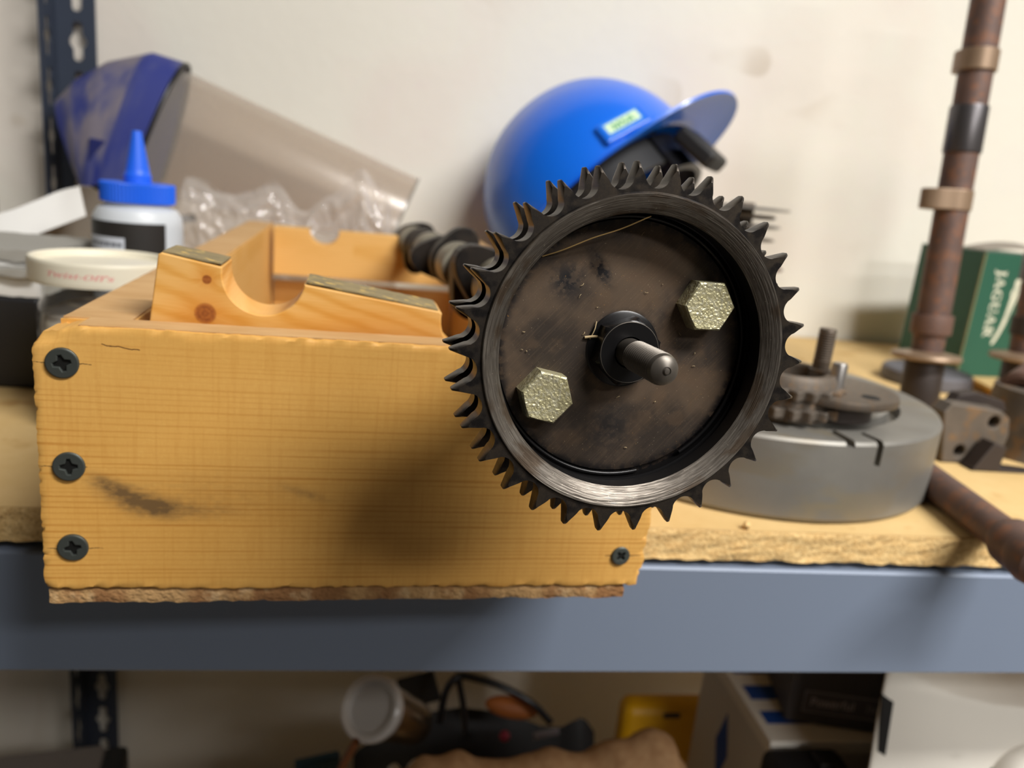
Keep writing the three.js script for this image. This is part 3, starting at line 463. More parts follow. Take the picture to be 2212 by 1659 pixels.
// ───────────── face shield lying behind the box
const ringPx = (zc) => (apx, bpx, W, apz = 0) => { const a = atZ(apx[0], apx[1], zc + apz), b = atZ(bpx[0], bpx[1], zc); return (t) => [mix(b.x, a.x, Math.sin(t)), mix(b.y, a.y, Math.sin(t)), zc + apz * Math.sin(t) + W * Math.cos(t)]; };
{
  const zc = -834, rp = ringPx(zc);
  const t = thing('face_shield', 'navy blue face shield with a clear plastic visor, leaning behind the plastic bag', 'face shield', [0, 0, 0]);
  const loft = (rings, nu, nv, th) => { const c = rings; return shell(nu, nv, (u, v) => { const k = v * (c.length - 1), i = Math.min(Math.floor(k), c.length - 2), f = k - i, a = c[i](u * Math.PI), b = c[i + 1](u * Math.PI); return [mix(a[0], b[0], f), mix(a[1], b[1], f), mix(a[2], b[2], f)]; }, th); };
  const D = rp([125, 215], [205, 405], 36), Cc = rp([166, 172], [210, 402], 43), Bq = rp([236, 133], [226, 400], 48), A2 = rp([332, 114], [258, 396], 51), A1 = rp([402, 136], [312, 396], 51);
  const cr = part('crown', loft([D, Cc, Bq, A2, A1], 40, 24, 2.4), M.navy, t);
  part('crown_slot', rbox(16, 22, 5, 1.5), std({ color: 0x1c2460, roughness: 0.5 }), cr, (() => { const p = atZ(212, 328, zc + 45); return [p.x, p.y, p.z]; })(), [0, 0, -0.1]);
  const w0 = rp([396, 150], [312, 400], 49), w1 = rp([845, 359], [742, 505], 46), w2 = rp([905, 386], [842, 520], 44);
  part('visor', loft([w0, w1, w2], 40, 20, 1.2), M.window, t);
  const edge = (ring, r, m) => part('visor_trim', tube(Array.from({ length: 25 }, (_, i) => new THREE.Vector3(...ring(0.02 + i / 24 * 3.1))), r, 60, 8), m, t);
  edge(rp([404, 140], [316, 396], 50), 2.2, M.blackGloss); edge(w2, 0.9, M.greyPaper);
  const kp = atZ(246, 402, zc + 36); part('ratchet_knob', lathe([[0.1, 10], [13, 10], [15, 7], [15, -4], [0.1, -4]], 32).rotateX(Math.PI / 2), M.blackGloss, t, [kp.x, kp.y, kp.z]);
  part('headgear_band', tube([atZ(205, 400, zc + 30), atZ(222, 440, zc + 20), atZ(262, 470, zc), atZ(330, 480, zc - 10), atZ(420, 470, zc - 8)], 4, 40, 8), M.blackGloss, t);
}

// ───────────── crumpled plastic bag
{
  const zc = -762, P0 = atZ(370, 545, zc), P1 = atZ(852, 545, zc), top = (u) => { const k = [[0, 0.45], [0.1, 0.8], [0.3, 0.72], [0.45, 0.82], [0.58, 0.66], [0.7, 0.78], [0.82, 0.95], [0.93, 0.82], [1, 0.25]]; for (let i = 1; i < k.length; i++) if (u <= k[i][0]) return mix(k[i - 1][1], k[i][1], smooth(k[i - 1][0], k[i][0], u)); return 0; };
  const h0 = 152, rid = (x, y, s) => 1 - Math.abs(2 * vn(x, y, s) - 1);
  const sheet = (sd, dz, dir) => gridGeo(150, 84, (u, v) => {
    const x = mix(P0.x - 6, P1.x + 4, u), yt = top(u) * h0, y = v * yt + 3;
    const body = Math.sqrt(Math.max(0, 1 - Math.pow(2 * u - 1, 4))) * Math.sqrt(Math.max(0, 1 - Math.pow(clamp(v * 1.02), 3)));
    const cr = 10 * (rid(u * 9 + sd, v * 5 + u * 3, sd) - 0.5) + 4.5 * (rid(u * 22 + 3 * v, v * 10 + sd, sd + 1) - 0.5) + 2 * (rid(u * 50, v * 22, sd + 2) - 0.5);
    return [x + 3 * (vn(u * 14, v * 9, sd + 4) - 0.5), y + 4 * (vn(u * 18, v * 8 + 30, sd + 5) - 0.5) * v, zc + dz + dir * (13 * body) + cr * (0.25 + 0.75 * body)];
  });
  const t = thing('plastic_bag', 'crumpled clear plastic bag glinting behind the pine box', 'plastic bag', [0, 0, 0]);
  part('front_film', toCreasedNormals(sheet(3, 8, 1), 0.35), M.film, t);
  part('back_film', toCreasedNormals(sheet(11, -4, -1), 0.35), M.film, t);
}

// ───────────── chalk bottle, jar and the clutter at the left
{
  const t = thing('chalk_bottle', 'white squeeze bottle with a blue nozzle cap and black label', 'bottle', [-169.5, 0, -560]);
  const body = part('body', lathe([[0.1, 0.5], [25, 0.5], [27.2, 3], [27.5, 6], [27.5, 98], [26.8, 104], [24, 108.5], [20, 110], [20, 112.5], [0.1, 112.5]], 64), M.milk, t);
  const lab = canvasTex(1024, 512, (c, w, h) => {
    c.fillStyle = '#24211f'; c.fillRect(0, 0, w, h); c.fillStyle = '#c9ced8'; c.fillRect(120, 60, 500, h - 60);
    for (let j = 0; j < 15; j++) { let x = 140; c.fillStyle = j % 4 === 0 ? '#4c4f58' : '#737884'; while (x < 585) { const l = rr(14, 70); c.fillRect(x, 82 + j * 28, Math.min(l, 590 - x), 12); x += l + rr(8, 14); } }
  });
  const lg = new THREE.CylinderGeometry(27.75, 27.75, 84, 48, 1, true, -1.35, 2.3); lg.translate(0, 59, 0); part('label', lg, std({ map: lab, roughness: 0.5 }), body);
  const ribs = []; for (let k = 0; k < 120; k++) { const a = k / 120 * 2 * Math.PI, r = k % 2 ? 22.1 : 22.8; ribs.push([r * Math.cos(a), r * Math.sin(a)]); }
  const cap = extrude(shape(ribs), 12.5, 0.7); cap.rotateX(-Math.PI / 2); const cp = part('cap', cap.translate(0, 112.5, 0), M.capBlue, t);
  part('nozzle', lathe([[8.4, 125], [8.4, 130], [7.6, 131], [7.2, 134], [3.2, 156], [2.9, 157.5], [0.1, 157.8]], 40), M.capBlue, cp);
  t.rotation.y = -0.05;
}
{
  const t = thing('glass_jar', 'glass jar with a dished cream lid lettered in red, beside the box', 'jar', [-151, 0, -440]);
  t.scale.set(0.91, 1, 0.91);
  const j = part('glass', lathe([[0.1, 1], [31, 1], [34, 4], [34.5, 10], [34.5, 60], [33.6, 66], [31.5, 70], [31.5, 79]], 72), M.jarGlass, t);
  part('contents', lathe([[0.1, 3], [30, 3], [32.8, 8], [32.8, 54], [31, 62], [22, 66], [9, 64], [0.1, 67]], 48), M.whiteBits, j);
  const lidTex = canvasTex(2048, 160, (c, w, h) => { c.fillStyle = '#ddd6c2'; c.fillRect(0, 0, w, h); c.fillStyle = '#d8616a'; c.font = 'italic 60px serif'; c.textAlign = 'left'; c.textBaseline = 'middle'; c.save(); c.translate(1024, 80); c.rotate(0.05); c.fillText("Twist-Off's", -150, 0); c.restore(); });
  const lidM = std({ map: lidTex, roughness: 0.4 }), cream = std({ color: 0xddd6c2, roughness: 0.45 });
  const ld = part('lid', lathe([[36.6, 79.5], [37.8, 79], [38, 80], [38, 89.6], [37.4, 91], [36.2, 91.2], [35.2, 90.4], [34.4, 87.6], [0.1, 87.2]], 96), cream, t);
  const side = new THREE.CylinderGeometry(38.12, 38.12, 9.2, 96, 1, true); side.rotateY(Math.PI); part('lid_print', side.translate(0, 84.9, 0), lidM, ld);
  ld.rotation.y = -0.02;
}
{
  // a curled strip of white card
  const t = thing('card_strip', 'curled white card strip with a grey back, standing behind the jar', 'card', [0, 0, 0]);
  const z0 = -640, pts = [[-40, 470, 30], [20, 455, 22], [80, 432, 10], [130, 412, -4], [172, 402, -26]], c = new THREE.CatmullRomCurve3(pts.map(([x, y, dz]) => atZ(x, y, z0 + dz)));
  const cb = new THREE.CatmullRomCurve3([[-50, 540, 30], [12, 528, 22], [74, 508, 10], [128, 488, -4], [186, 466, -26]].map(([x, y, dz]) => atZ(x, y, z0 + dz + 14)));
  part('front', shell(40, 6, (u, v) => c.getPoint(u).lerp(cb.getPoint(u), v), 0.9), M.paper, t);
  const a0 = atZ(172, 402, z0 - 26), a1 = atZ(228, 430, z0 - 70), a2 = atZ(240, 470, z0 - 92);
  const bk = new THREE.CatmullRomCurve3([a0, atZ(205, 408, z0 - 50), a1, a2]), bl = new THREE.CatmullRomCurve3([atZ(60, 512, z0 - 12), atZ(70, 620, z0 - 40), atZ(120, 660, z0 - 60), atZ(190, 640, z0 - 80)]);
  part('back', shell(24, 8, (u, v) => bk.getPoint(u).lerp(bl.getPoint(u), v), 0.9), M.cardGrey, t);
}
{
  const b = thing('black_case', 'black plastic case on the shelf under a stack of grey papers', 'case', [-262, 0, -540]);
  part('body', rbox(112, 56, 92, 3, 0, 28, 0), M.black, b); part('latch', rbox(20, 14, 4, 1.5, 20, 28, 47), M.greyPaper, b);
  const layers = [[110, 12, 94, M.paper, 0.03], [112, 5, 98, M.greyPaper, -0.04], [106, 3, 92, M.paper, 0.06], [108, 7, 90, M.greyPaper, -0.02]];
  let y = 56; layers.forEach(([w, h, d, m, a], i) => { solo('paper_stack', wornBox(w, h, d, [30, 2, 20], 0.8, 1.2, 70 + i), m, ['thick whitish pad lying on the black case', 'thin grey folder on the thick whitish pad', 'thin white sheet pile between two grey folders', 'grey folder topping the pile on the black case'][i], 'papers', [-262 + i * 2, y + h / 2, -540], [0, a, 0]); y += h + 0.2; });
  const d = thing('dark_block', 'dark brown-black block standing behind the grey papers', 'block', [-352, 0, -680]);
  part('body', rbox(60, 108, 60, 3, 0, 54, 0), M.darkIron, d); part('top_pad', rbox(52, 4, 52, 1.5, 0, 110, 0), M.black, d);
}

// ───────────── steel drum with a small sprocket and a studded plate on it
{
  const t = thing('steel_drum', 'heavy round machined steel drum with two nicks in its rim', 'steel drum', [217, 0, -445]);
  let body = lathe([[0.1, 0], [106, 0], [109, 1.2], [110, 3], [110, 42], [109, 43.6], [107.4, 44.2], [88, 44.2], [88, 38], [82, 38], [82, 45.6], [81, 46.4], [0.1, 46.4]], 160, 0.5);
  body.deleteAttribute('uv'); body = mergeVertices(body, 1e-3); body.computeVertexNormals();
  const nick = (a, w, h, l) => { const g = new THREE.BoxGeometry(w, h, l); g.translate(0, 44.2 - h / 2 + 2, 106); g.rotateY(a); return g; };
  let g = toCreasedNormals(cut(body, nick(0.06, 5, 5, 30), nick(0.22, 4, 15, 22)), 0.5);
  part('body', boxUV(g), M.drum, t);
}
{
  const c = onY(1694, 872, 50), t = thing('timing_gear', 'small brown double-row timing gear lying on the steel drum', 'gear', [c.x, 46.5, c.z]);
  const row = (y0) => { const N = 20, p = []; for (let k = 0; k < N * 8; k++) { const a = k / (N * 8) * 2 * Math.PI, f = (k % 8) / 8, r = 25.2 + 3.8 * (0.5 + 0.5 * Math.cos(2 * Math.PI * f)); p.push([r * Math.cos(a), r * Math.sin(a)]); } const s = shape(p); const h = new THREE.Path(); h.absarc(0, 0, 17, 0, 2 * Math.PI, true); s.holes.push(h); const g = extrude(s, 5, 0.6); g.rotateX(-Math.PI / 2); return g.translate(0, y0, 0); };
  part('tooth_row', row(2), M.iron, t); part('tooth_row', row(12), M.iron, t);
  const hub = lathe([[17, 0], [24, 0], [24, 20], [22, 23], [18, 23], [17, 22], [17, 0]], 48); part('hub', hub, M.iron, t);
}
{
  const c = onY(1796, 838, 60), t = thing('adjuster_plate', 'round brown steel plate with an upright threaded stud, resting on the drum', 'plate', [c.x, 46.5, c.z]);
  part('disc', lathe([[0.1, 9.5], [31.6, 9.5], [33.6, 10.5], [34, 12.5], [33.4, 14.4], [31, 15], [0.1, 15]], 72), M.greySteel, t);
  part('boss', lathe([[0.1, 0], [22, 0], [22, 9.5], [0.1, 9.5]], 48), M.darkIron, t);
  const s = onY(1790, 838, 60);
  part('stud_nut', extrude(shape(polyR(6, 6.6, 0.2)), 8, 0.4).rotateX(-Math.PI / 2).translate(-6, 15, -4), M.greySteel, t);
  const thr = [[0.01, 20], [4.6, 20], [4.6, 27]]; for (let z = 27.5; z < 43; z += 1.3) thr.push([4.7, z], [4.7, z + 0.25], [4.2, z + 0.65], [4.2, z + 0.8]); thr.push([4.6, 43.4], [4.2, 44.6], [0.01, 45]);
  part('stud', lathe(thr, 32).translate(-6, 0, -4), M.greySteel, t);
  part('dowel_pin', lathe([[0.01, 15], [4, 15], [4, 30.5], [3.4, 31.6], [0.01, 31.8]], 32)  .translate(-4.5, -2, 11), M.steelPin, t);
  part('dowel_hole', lathe([[0.01, 15.1], [4.6, 15.1], [4.6, 14]], 24).translate(9, 0.1, 22), M.hole, t);
}

// ───────────── things on the right: upright camshafts, green carton, castings, bolt
const lobeGeo = (r0, lift, w) => { const s = []; for (let k = 0; k < 48; k++) { const q = k / 48 * 2 * Math.PI, l = lift * Math.exp(-Math.pow(Math.atan2(Math.sin(q), Math.cos(q)) / 0.6, 2)); s.push([(r0 + l) * Math.cos(q), (r0 + l) * Math.sin(q)]); } const g = extrude(shape(s), w, 0.6); g.rotateX(-Math.PI / 2); return g; };
function uprightCam(pos, label, rot, lobes, rings, len, sc = 1) {
  const t = thing('upright_camshaft', label, 'camshaft', pos); t.rotation.set(rot[0], rot[1], rot[2]);
  const foot = part('foot', lathe([[0.1, 0], [15.5, 0], [15.5, 36], [14, 39], [0.1, 39]], 40), M.darkIron, t);
  part('thrust_flange', lathe([[12, 39], [26, 39.5], [27.5, 41.5], [26.5, 44], [13, 46.5]], 56), M.journalTan, foot);
  const pr = [[0.1, 44], [12.2, 46]]; for (let y = 60; y < len; y += 30) pr.push([12.6 + 0.5 * vn(y, 1, 9), y]); pr.push([11, len], [0.1, len]);
  part('shaft', boxUV(lathe(pr, 40)), M.rust, t);
  rings.forEach(([y, h, r, m]) => part('journal', lathe([[11, y], [r, y], [r + 0.3, y + 1], [r + 0.3, y + h - 1], [r, y + h], [11, y + h]], 40), m, t));
  lobes.forEach(([y, a, r0, l, m]) => part('lobe', lobeGeo(r0, l, 16).rotateY(a).translate(0, y, 0), m, t));
  return t;
}
uprightCam([446, 0, -590], 'tall rusty camshaft standing upright in front of the green carton', [-0.07, 0, 0.012], [[162, 3.05, 14.2, 13, M.journalTan], [269, 2.2, 14.8, 3, M.journalTan], [350, 1, 14.5, 10, M.journalTan]], [[61, 16, 15.6, M.rust], [207, 36, 14, M.journalDark]], 440);
{
  const p = atZ(2192, 795, -620);
  uprightCam([p.x + 8, 0, -620], 'dark upright camshaft at the right, its flange beside the green carton', [-0.05, 0.4, 0.03], [[62, 0, 15, 8, M.darkIron], [190, 1.5, 15, 8, M.darkIron]], [[110, 24, 15.4, M.journalDark]], 420);
}
{
  const A0 = new THREE.Vector3(579, 0, -719), a = 0.13, t = thing('green_carton', 'dark green carton lettered JAGUAR with a leaping cat, standing on the shelf', 'carton', [579, 0, -719], a);
  const W = 108, H = 128, D = 86;
  const bd = part('body', rbox(W, H, D, 1.2, W / 2, H / 2, -D / 2), M.green, t);
  part('open_flap', shell(30, 4, (u, v) => [u * W, H + 1 + 9 * Math.sin(u * Math.PI * 0.9) * (0.5 + 0.5 * v), -2 - v * 30], 0.8), M.cardGrey, bd);
  for (const [x, z] of [[0.3, -0.3]]) part('worn_edge', new THREE.BoxGeometry(1.6, H - 2, 1.6).translate(x, H / 2, z), std({ color: 0x7d7a55, roughness: 0.8 }), bd);
  const logo = canvasTex(512, 1024, (c, w, h) => {
    c.fillStyle = '#225644'; c.fillRect(0, 0, w, h);
    c.save(); c.translate(150, 505); c.rotate(Math.PI / 2); c.fillStyle = '#d8d6c2'; c.font = 'bold 178px serif'; c.textAlign = 'center'; c.textBaseline = 'middle'; c.scale(1.0, 0.92); c.fillText('JAGUAR', 0, 0); c.restore();
    // the leaping cat, drawn along the side of the word
    c.fillStyle = '#d8d6c2'; c.beginPath(); c.moveTo(352, 240); c.bezierCurveTo(400, 170, 470, 200, 452, 290); c.bezierCurveTo(440, 400, 400, 520, 372, 640); c.bezierCurveTo(350, 740, 300, 880, 262, 940); c.bezierCurveTo(236, 972, 214, 940, 238, 900); c.bezierCurveTo(276, 820, 300, 740, 318, 640); c.bezierCurveTo(330, 560, 330, 500, 340, 420); c.bezierCurveTo(318, 380, 330, 340, 352, 330); c.closePath(); c.fill();
    c.strokeStyle = '#225644'; c.lineWidth = 9; c.beginPath(); c.moveTo(420, 250); c.bezierCurveTo(410, 380, 372, 520, 348, 660); c.stroke(); c.beginPath(); c.moveTo(370, 300); c.bezierCurveTo(380, 350, 372, 380, 352, 400); c.stroke();
  });
  logo.center.set(0.5, 0.5);
  part('print', new THREE.PlaneGeometry(50, 96).translate(37, 76, 0.06), std({ map: logo, roughness: 0.55 }), bd);
}
{
  const t = thing('rubber_disc', 'thick dark grey disc lying behind the rusty upright camshaft', 'disc', [513, 0, -676]);
  part('body', lathe([[0.1, 0], [38, 0], [40, 1.5], [40.5, 5], [40, 12], [38, 14], [12, 14.2], [0.1, 14]], 64), M.puck, t);
}
{
  const a = onY(2080, 814, 4), b = onY(2160, 856, 4), t = thing('yellow_pencil', 'yellow pencil lying by the green carton', 'pencil', [0, 0, 0]);
  const d = b.clone().sub(a), g = new THREE.CylinderGeometry(3.6, 3.6, d.length() * 1.2, 6), q = new THREE.Quaternion().setFromUnitVectors(new THREE.Vector3(0, 1, 0), d.clone().normalize());
  g.applyQuaternion(q); const m = a.clone().addScaledVector(d, 0.6); part('barrel', g.translate(m.x, m.y, m.z), M.yellow, t);
}
{
  // chain tensioner bracket: a plate with two bolt holes on a ribbed casting
  const z = -440, P = (x, y) => { const p = atZ(x, y, z); return [p.x, Math.max(p.y, 0.4)]; };
  const t = thing('bracket_casting', 'grey-brown cast bracket with two bolt holes beside the steel drum', 'bracket', [0, 0, 0]);
  const out = [[2030, 1016], [2040, 890], [2058, 872], [2100, 878], [2165, 888], [2182, 905], [2180, 940], [2168, 968], [2100, 1016]].map(([x, y]) => P(x, y));
  const s = shape(out.slice().reverse());
  const hole = (x, y, r) => { const p = P(x, y), h = new THREE.Path(); h.absarc(p[0], p[1], r, 0, 2 * Math.PI); s.holes.push(h); return p; };
  const h1 = hole(2148, 912, 4.2), h2 = hole(2073, 974, 4.0);
  part('plate', extrude(s, 14, 1, 20).translate(0, 0, z - 14), M.iron, t);
  for (const h of [h1, h2]) part('hole_back', cyl(5, 5, 1, 20).rotateX(Math.PI / 2).translate(h[0], h[1], z - 13), M.hole, t);
  const rib = [[2052, 880], [2075, 852], [2110, 848], [2170, 868], [2176, 890], [2110, 880], [2080, 884], [2062, 900]].map(([x, y]) => { const p = atZ(x, y, z - 18); return [p.x, p.y]; });
  part('rear_rib', extrude(shape(rib.reverse()), 10, 0.8).translate(0, 0, z - 28), M.darkIron, t);
  const fr = [[2100, 1016], [2150, 958], [2176, 968], [2160, 1012], [2250, 1050], [2250, 1075], [2110, 1035]].map(([x, y]) => { const p = atZ(x, y, z + 14); return [p.x, Math.max(0.4, p.y)]; });
  part('front_rib', extrude(shape(fr.reverse()), 12, 0.8).translate(0, 0, z + 2), M.darkIron, t);
}
{
  const c = atZ(2196, 960, -450), t = thing('rusty_housing', 'brown rusty housing casting with a bored boss behind the bracket', 'casting', [c.x + 34, 0, -470]);
  let b = new THREE.CylinderGeometry(34, 38, 46, 48); b.translate(0, 23, 0);
  part('body', boxUV(toCreasedNormals(b, 0.5)), M.iron, t);
  const boss = lathe([[6.5, -2], [6.5, 44], [13, 46], [16, 44], [16.5, 20], [17, 0]], 40); boss.rotateZ(Math.PI / 2 + 0.25).rotateY(0.5);
  part('boss', boss, M.rust, t, [20, 52, -26]);
  part('bore', cyl(6.4, 6.4, 40, 24).rotateZ(Math.PI / 2 + 0.25).rotateY(0.5).translate(-14, 0, 0), M.hole, t, [20, 53, -26]);
  part('machined_pad', rbox(22, 16, 4, 1, -18, 34, 33), M.steelPin, t);
}
{
  // rusty bolt lying over the shelf edge
  const a = onY(2000, 1030, 9.5), b = onY(2188, 1172, 9.5), d = b.clone().sub(a), L = d.length();
  const t = thing('rusty_bolt', 'long rusty rod with a rounded head lying over the shelf edge', 'rod', [a.x, 9.5, a.z]);
  t.quaternion.setFromUnitVectors(new THREE.Vector3(0, 1, 0), d.normalize());
  part('shank', boxUV(lathe([[0.1, -20], [8.6, -20], [8.8, 0], [8.8, L - 10], [9.2, L - 6]], 40)), M.rust, t);
  part('head', boxUV(lathe([[8.4, L - 7], [9.6, L - 6], [11.6, L - 1], [11.9, L + 4], [10.6, L + 8], [11.4, L + 11], [12.2, L + 17], [11, L + 24], [6, L + 28], [0.1, L + 29]], 40)), M.rust, t);
}
{
  const p = onY(1612, 1136, 1.4), g = new THREE.IcosahedronGeometry(2, 1), q = g.attributes.position; for (let i = 0; i < q.count; i++) { const k = 0.75 + 0.5 * vn(q.getX(i) * 3 + 20, q.getY(i) * 3 + q.getZ(i) * 2 + 20, 3); q.setXYZ(i, q.getX(i) * k, q.getY(i) * k * 0.9, q.getZ(i) * k); }
  solo('wood_crumb', boxUV(g), M.chipEdge, 'tiny wood crumb on the shelf board in front of the drum', 'crumb', [p.x, 1.7, p.z]);
}
{
  // a spindle of thin flanged discs beyond the sprocket
  const c = atZ(1592, 520, -722), t = thing('flanged_spindle', 'upright grey spindle with thin flanged discs beside the hard hat', 'spindle', [c.x, 0, -722]);
  part('spindle', lathe([[0.1, 0], [20, 0], [20, 6], [11, 8], [11, 152], [0.1, 152]], 32), M.greySteel, t);
  [[146, 44, 3, M.steelPin], [138, 32, 4, M.steelPin], [130, 38, 3, M.steelPin], [118, 34, 2.5, M.greySteel], [92, 46, 3, M.rust]].forEach(([y, r, h, m]) => part('disc', lathe([[10, y], [r - 3, y], [r, y + h * 0.4], [r - 2, y + h], [10, y + h]], 48), m, t));
}

// ───────────── things on the lower shelf
const LY = -624.6;
{
  const z = -700, p = atZ(265, 1600, z), t = thing('grey_case', 'flat grey case with a black end on the lower shelf', 'case', [p.x - 78, 0, z + 78], 0.16);
  const h = p.y - LY; part('body', rbox(150, h, 130, 6, 0, LY + h / 2, 0), M.greyLid, t); part('black_end', rbox(22, h - 4, 126, 5, 84, LY + h / 2 - 1, 0), M.black, t);
}
{
  const c = atZ(803, 1530, -520), e = atZ(925, 1570, -590), d = e.clone().sub(c).normalize(), t = thing('steel_tumbler', 'bronze steel tumbler with a clear lid lying on the black tool bag', 'tumbler', [c.x, c.y, c.z]);
  t.quaternion.setFromUnitVectors(new THREE.Vector3(0, 1, 0), d);
  part('cup', lathe([[21, 3], [21.5, 6], [19, 60], [18, 78], [16, 81], [0.1, 81]], 56), M.brownSteel, t);
  part('lid', lathe([[0.1, 1], [17, 0.5], [18.5, -3], [22, -4], [24.4, -2], [24.8, 3], [23.4, 7], [21.6, 7]], 64), phy({ color: 0xf4f0ec, transmission: 0.55, roughness: 0.25, thickness: 0 }), t);
  part('lid_rim', new THREE.TorusGeometry(23, 1.8, 10, 64).rotateX(Math.PI / 2).translate(0, -1.5, 0), phy({ color: 0xdedad8, roughness: 0.2, transmission: 0.3, thickness: 0 }), t);
}
{
  const z = -570, p0 = atZ(765, 1605, z), p1 = atZ(1335, 1560, z), cx = (p0.x + p1.x) / 2, hw = (p1.x - p0.x) / 2;
  const t = thing('tool_bag', 'black tool bag with a coiled cable heaped on the lower shelf', 'bag', [cx, 0, z - 60]);
  const topY = [[0, 1612], [0.15, 1560], [0.26, 1530], [0.42, 1518], [0.62, 1530], [0.76, 1560], [0.86, 1562], [0.94, 1540], [1, 1575]], tv = (u) => { for (let i = 1; i < topY.length; i++) if (u <= topY[i][0]) return atZ(1050, mix(topY[i - 1][1], topY[i][1], (u - topY[i - 1][0]) / (topY[i][0] - topY[i - 1][0])), z - 60).y; return 0; };
  part('body', shell(60, 30, (u, v) => { const a = v * Math.PI, y1 = tv(u), x = -hw + 2 * hw * u; return [x, v < 0.5 ? mix(LY, y1 - 8, v * 2) + 3 * vn(u * 20, v * 20, 5) : mix(y1 - 8, LY, (v - 0.5) * 2), 60 * Math.cos(a) * Math.sqrt(Math.sin(Math.PI * clamp(u * 0.96 + 0.02)) + 0.2)]; }, 3), M.black, t);
  const L = (l) => l.map(([x, y, dz]) => { const q = atZ(x, y, z + (dz || 0)); return new THREE.Vector3(q.x - cx, q.y, q.z - z + 60); });
  part('cable', tube(L([[950, 1560, 10], [965, 1490, 8], [988, 1462, 4], [1030, 1466, 0], [1090, 1486, 0], [1150, 1520, 6], [1190, 1560, 10]]), 3.2, 60, 8), M.blackGloss, t);
  part('cable', tube(L([[990, 1465, 6], [1000, 1520, 10], [1005, 1580, 14]]), 2.8, 30, 8), M.blackGloss, t);
  part('panel', rbox(34, 30, 6, 2), M.black, t, (() => { const q = atZ(905, 1490, z - 40); return [q.x - cx, q.y, q.z - z + 60]; })(), [0, 0, 0.3]);
  const put = (x, y, dz) => { const q = atZ(x, y, z + dz); return [q.x - cx, q.y, q.z - z + 60]; };
  part('leather_patch', (() => { const g = new THREE.SphereGeometry(1, 28, 16); g.scale(24, 9, 10); return g; })(), M.orange, t, put(1105, 1528, -8), [0, 0, -0.2]);
  part('red_button', new THREE.SphereGeometry(4.6, 20, 12), M.red, t, put(1090, 1590, 8));
  part('grey_label', rbox(22, 6, 3, 1), M.greyLabel, t, put(1180, 1585, 18), [0, 0, 0.25]);
}
{
  const z = -612, p0 = atZ(1348, 1560, z), p1 = atZ(1540, 1560, z), pt = atZ(1430, 1530, z), t = thing('yellow_tool', 'yellow plastic tool case with dark slots beside the white carton', 'tool case', [(p0.x + p1.x) / 2, 0, z - 14]);
  const w = p1.x - p0.x, h = pt.y - LY; part('body', rbox(w, h, 28, 11, 0, LY + h / 2, 0, 5), M.toolYellow, t);
  const put = (x, y) => { const q = atZ(x, y, z + 1); return [q.x - (p0.x + p1.x) / 2, q.y, 13.6]; };
  part('slot', rbox(17, 5, 2, 0.8), M.black, t, put(1452, 1548)); part('slot', rbox(8, 6, 2, 0.8), M.black, t, put(1376, 1589));
}
{
  const c = atZ(1666, 1604, -470), W = 240, D = 128, h = c.y - LY, t = thing('white_carton', 'large white carton with blue stripes printed on its top and side', 'carton', [c.x, 0, c.z]);
  const b = part('body', rbox(W, h, D, 2, W / 2, LY + h / 2, -D / 2), M.carton, t);
  part('lid_edge', rbox(W + 2, 12, D + 2, 1.5, W / 2, c.y - 5, -D / 2), M.white, b);
  for (let k = 0; k < 3; k++) part('stripe', new THREE.BoxGeometry(120, 0.3, [15, 18, 27][k]).translate(66, c.y + 1.15, [-27, -58, -97][k]), M.cartonBlue, b);
  const sh = (x, y, w, hh) => part('blue_mark', new THREE.CylinderGeometry(1, 1, 0.4, 4).scale(w, 1, hh).rotateZ(Math.PI / 2).rotateX(0), M.cartonBlue, b, [-0.3, y, x]);
  sh(-70, c.y - 62, 34, 12); sh(-24, c.y - 90, 34, 10);
  // dark box with a raised strip of lettering, on the carton
  const q = onY(1694, 1556, c.y + 2), e = onY(1890, 1584, c.y + 2), an = Math.atan2(-(e.z - q.z), e.x - q.x), d = thing('dark_grey_box', 'dark grey box with a framed line of lettering, standing on the white carton', 'box', [q.x, c.y + 2, q.z], an);
  const bw = 104, bh = 92, bd = 70; part('body', rbox(bw, bh, bd, 1.5, bw / 2, bh / 2, -bd / 2), M.darkBox, d);
  const tx = canvasTex(1024, 192, (g, w, hh) => { g.fillStyle = '#5a5355'; g.fillRect(0, 0, w, hh); g.strokeStyle = '#a39a9e'; g.lineWidth = 8; g.strokeRect(6, 6, w - 12, hh - 12); g.fillStyle = '#cfc6ca'; g.font = '96px sans-serif'; g.textBaseline = 'middle'; g.fillText('Powerful', 60, hh / 2); g.fillStyle = '#9b9296'; g.fillText('Iterative', 540, hh / 2); });
  part('text_strip', new THREE.PlaneGeometry(90, 19).translate(56, 20, 0.3), std({ map: tx, roughness: 0.5 }), d);
}
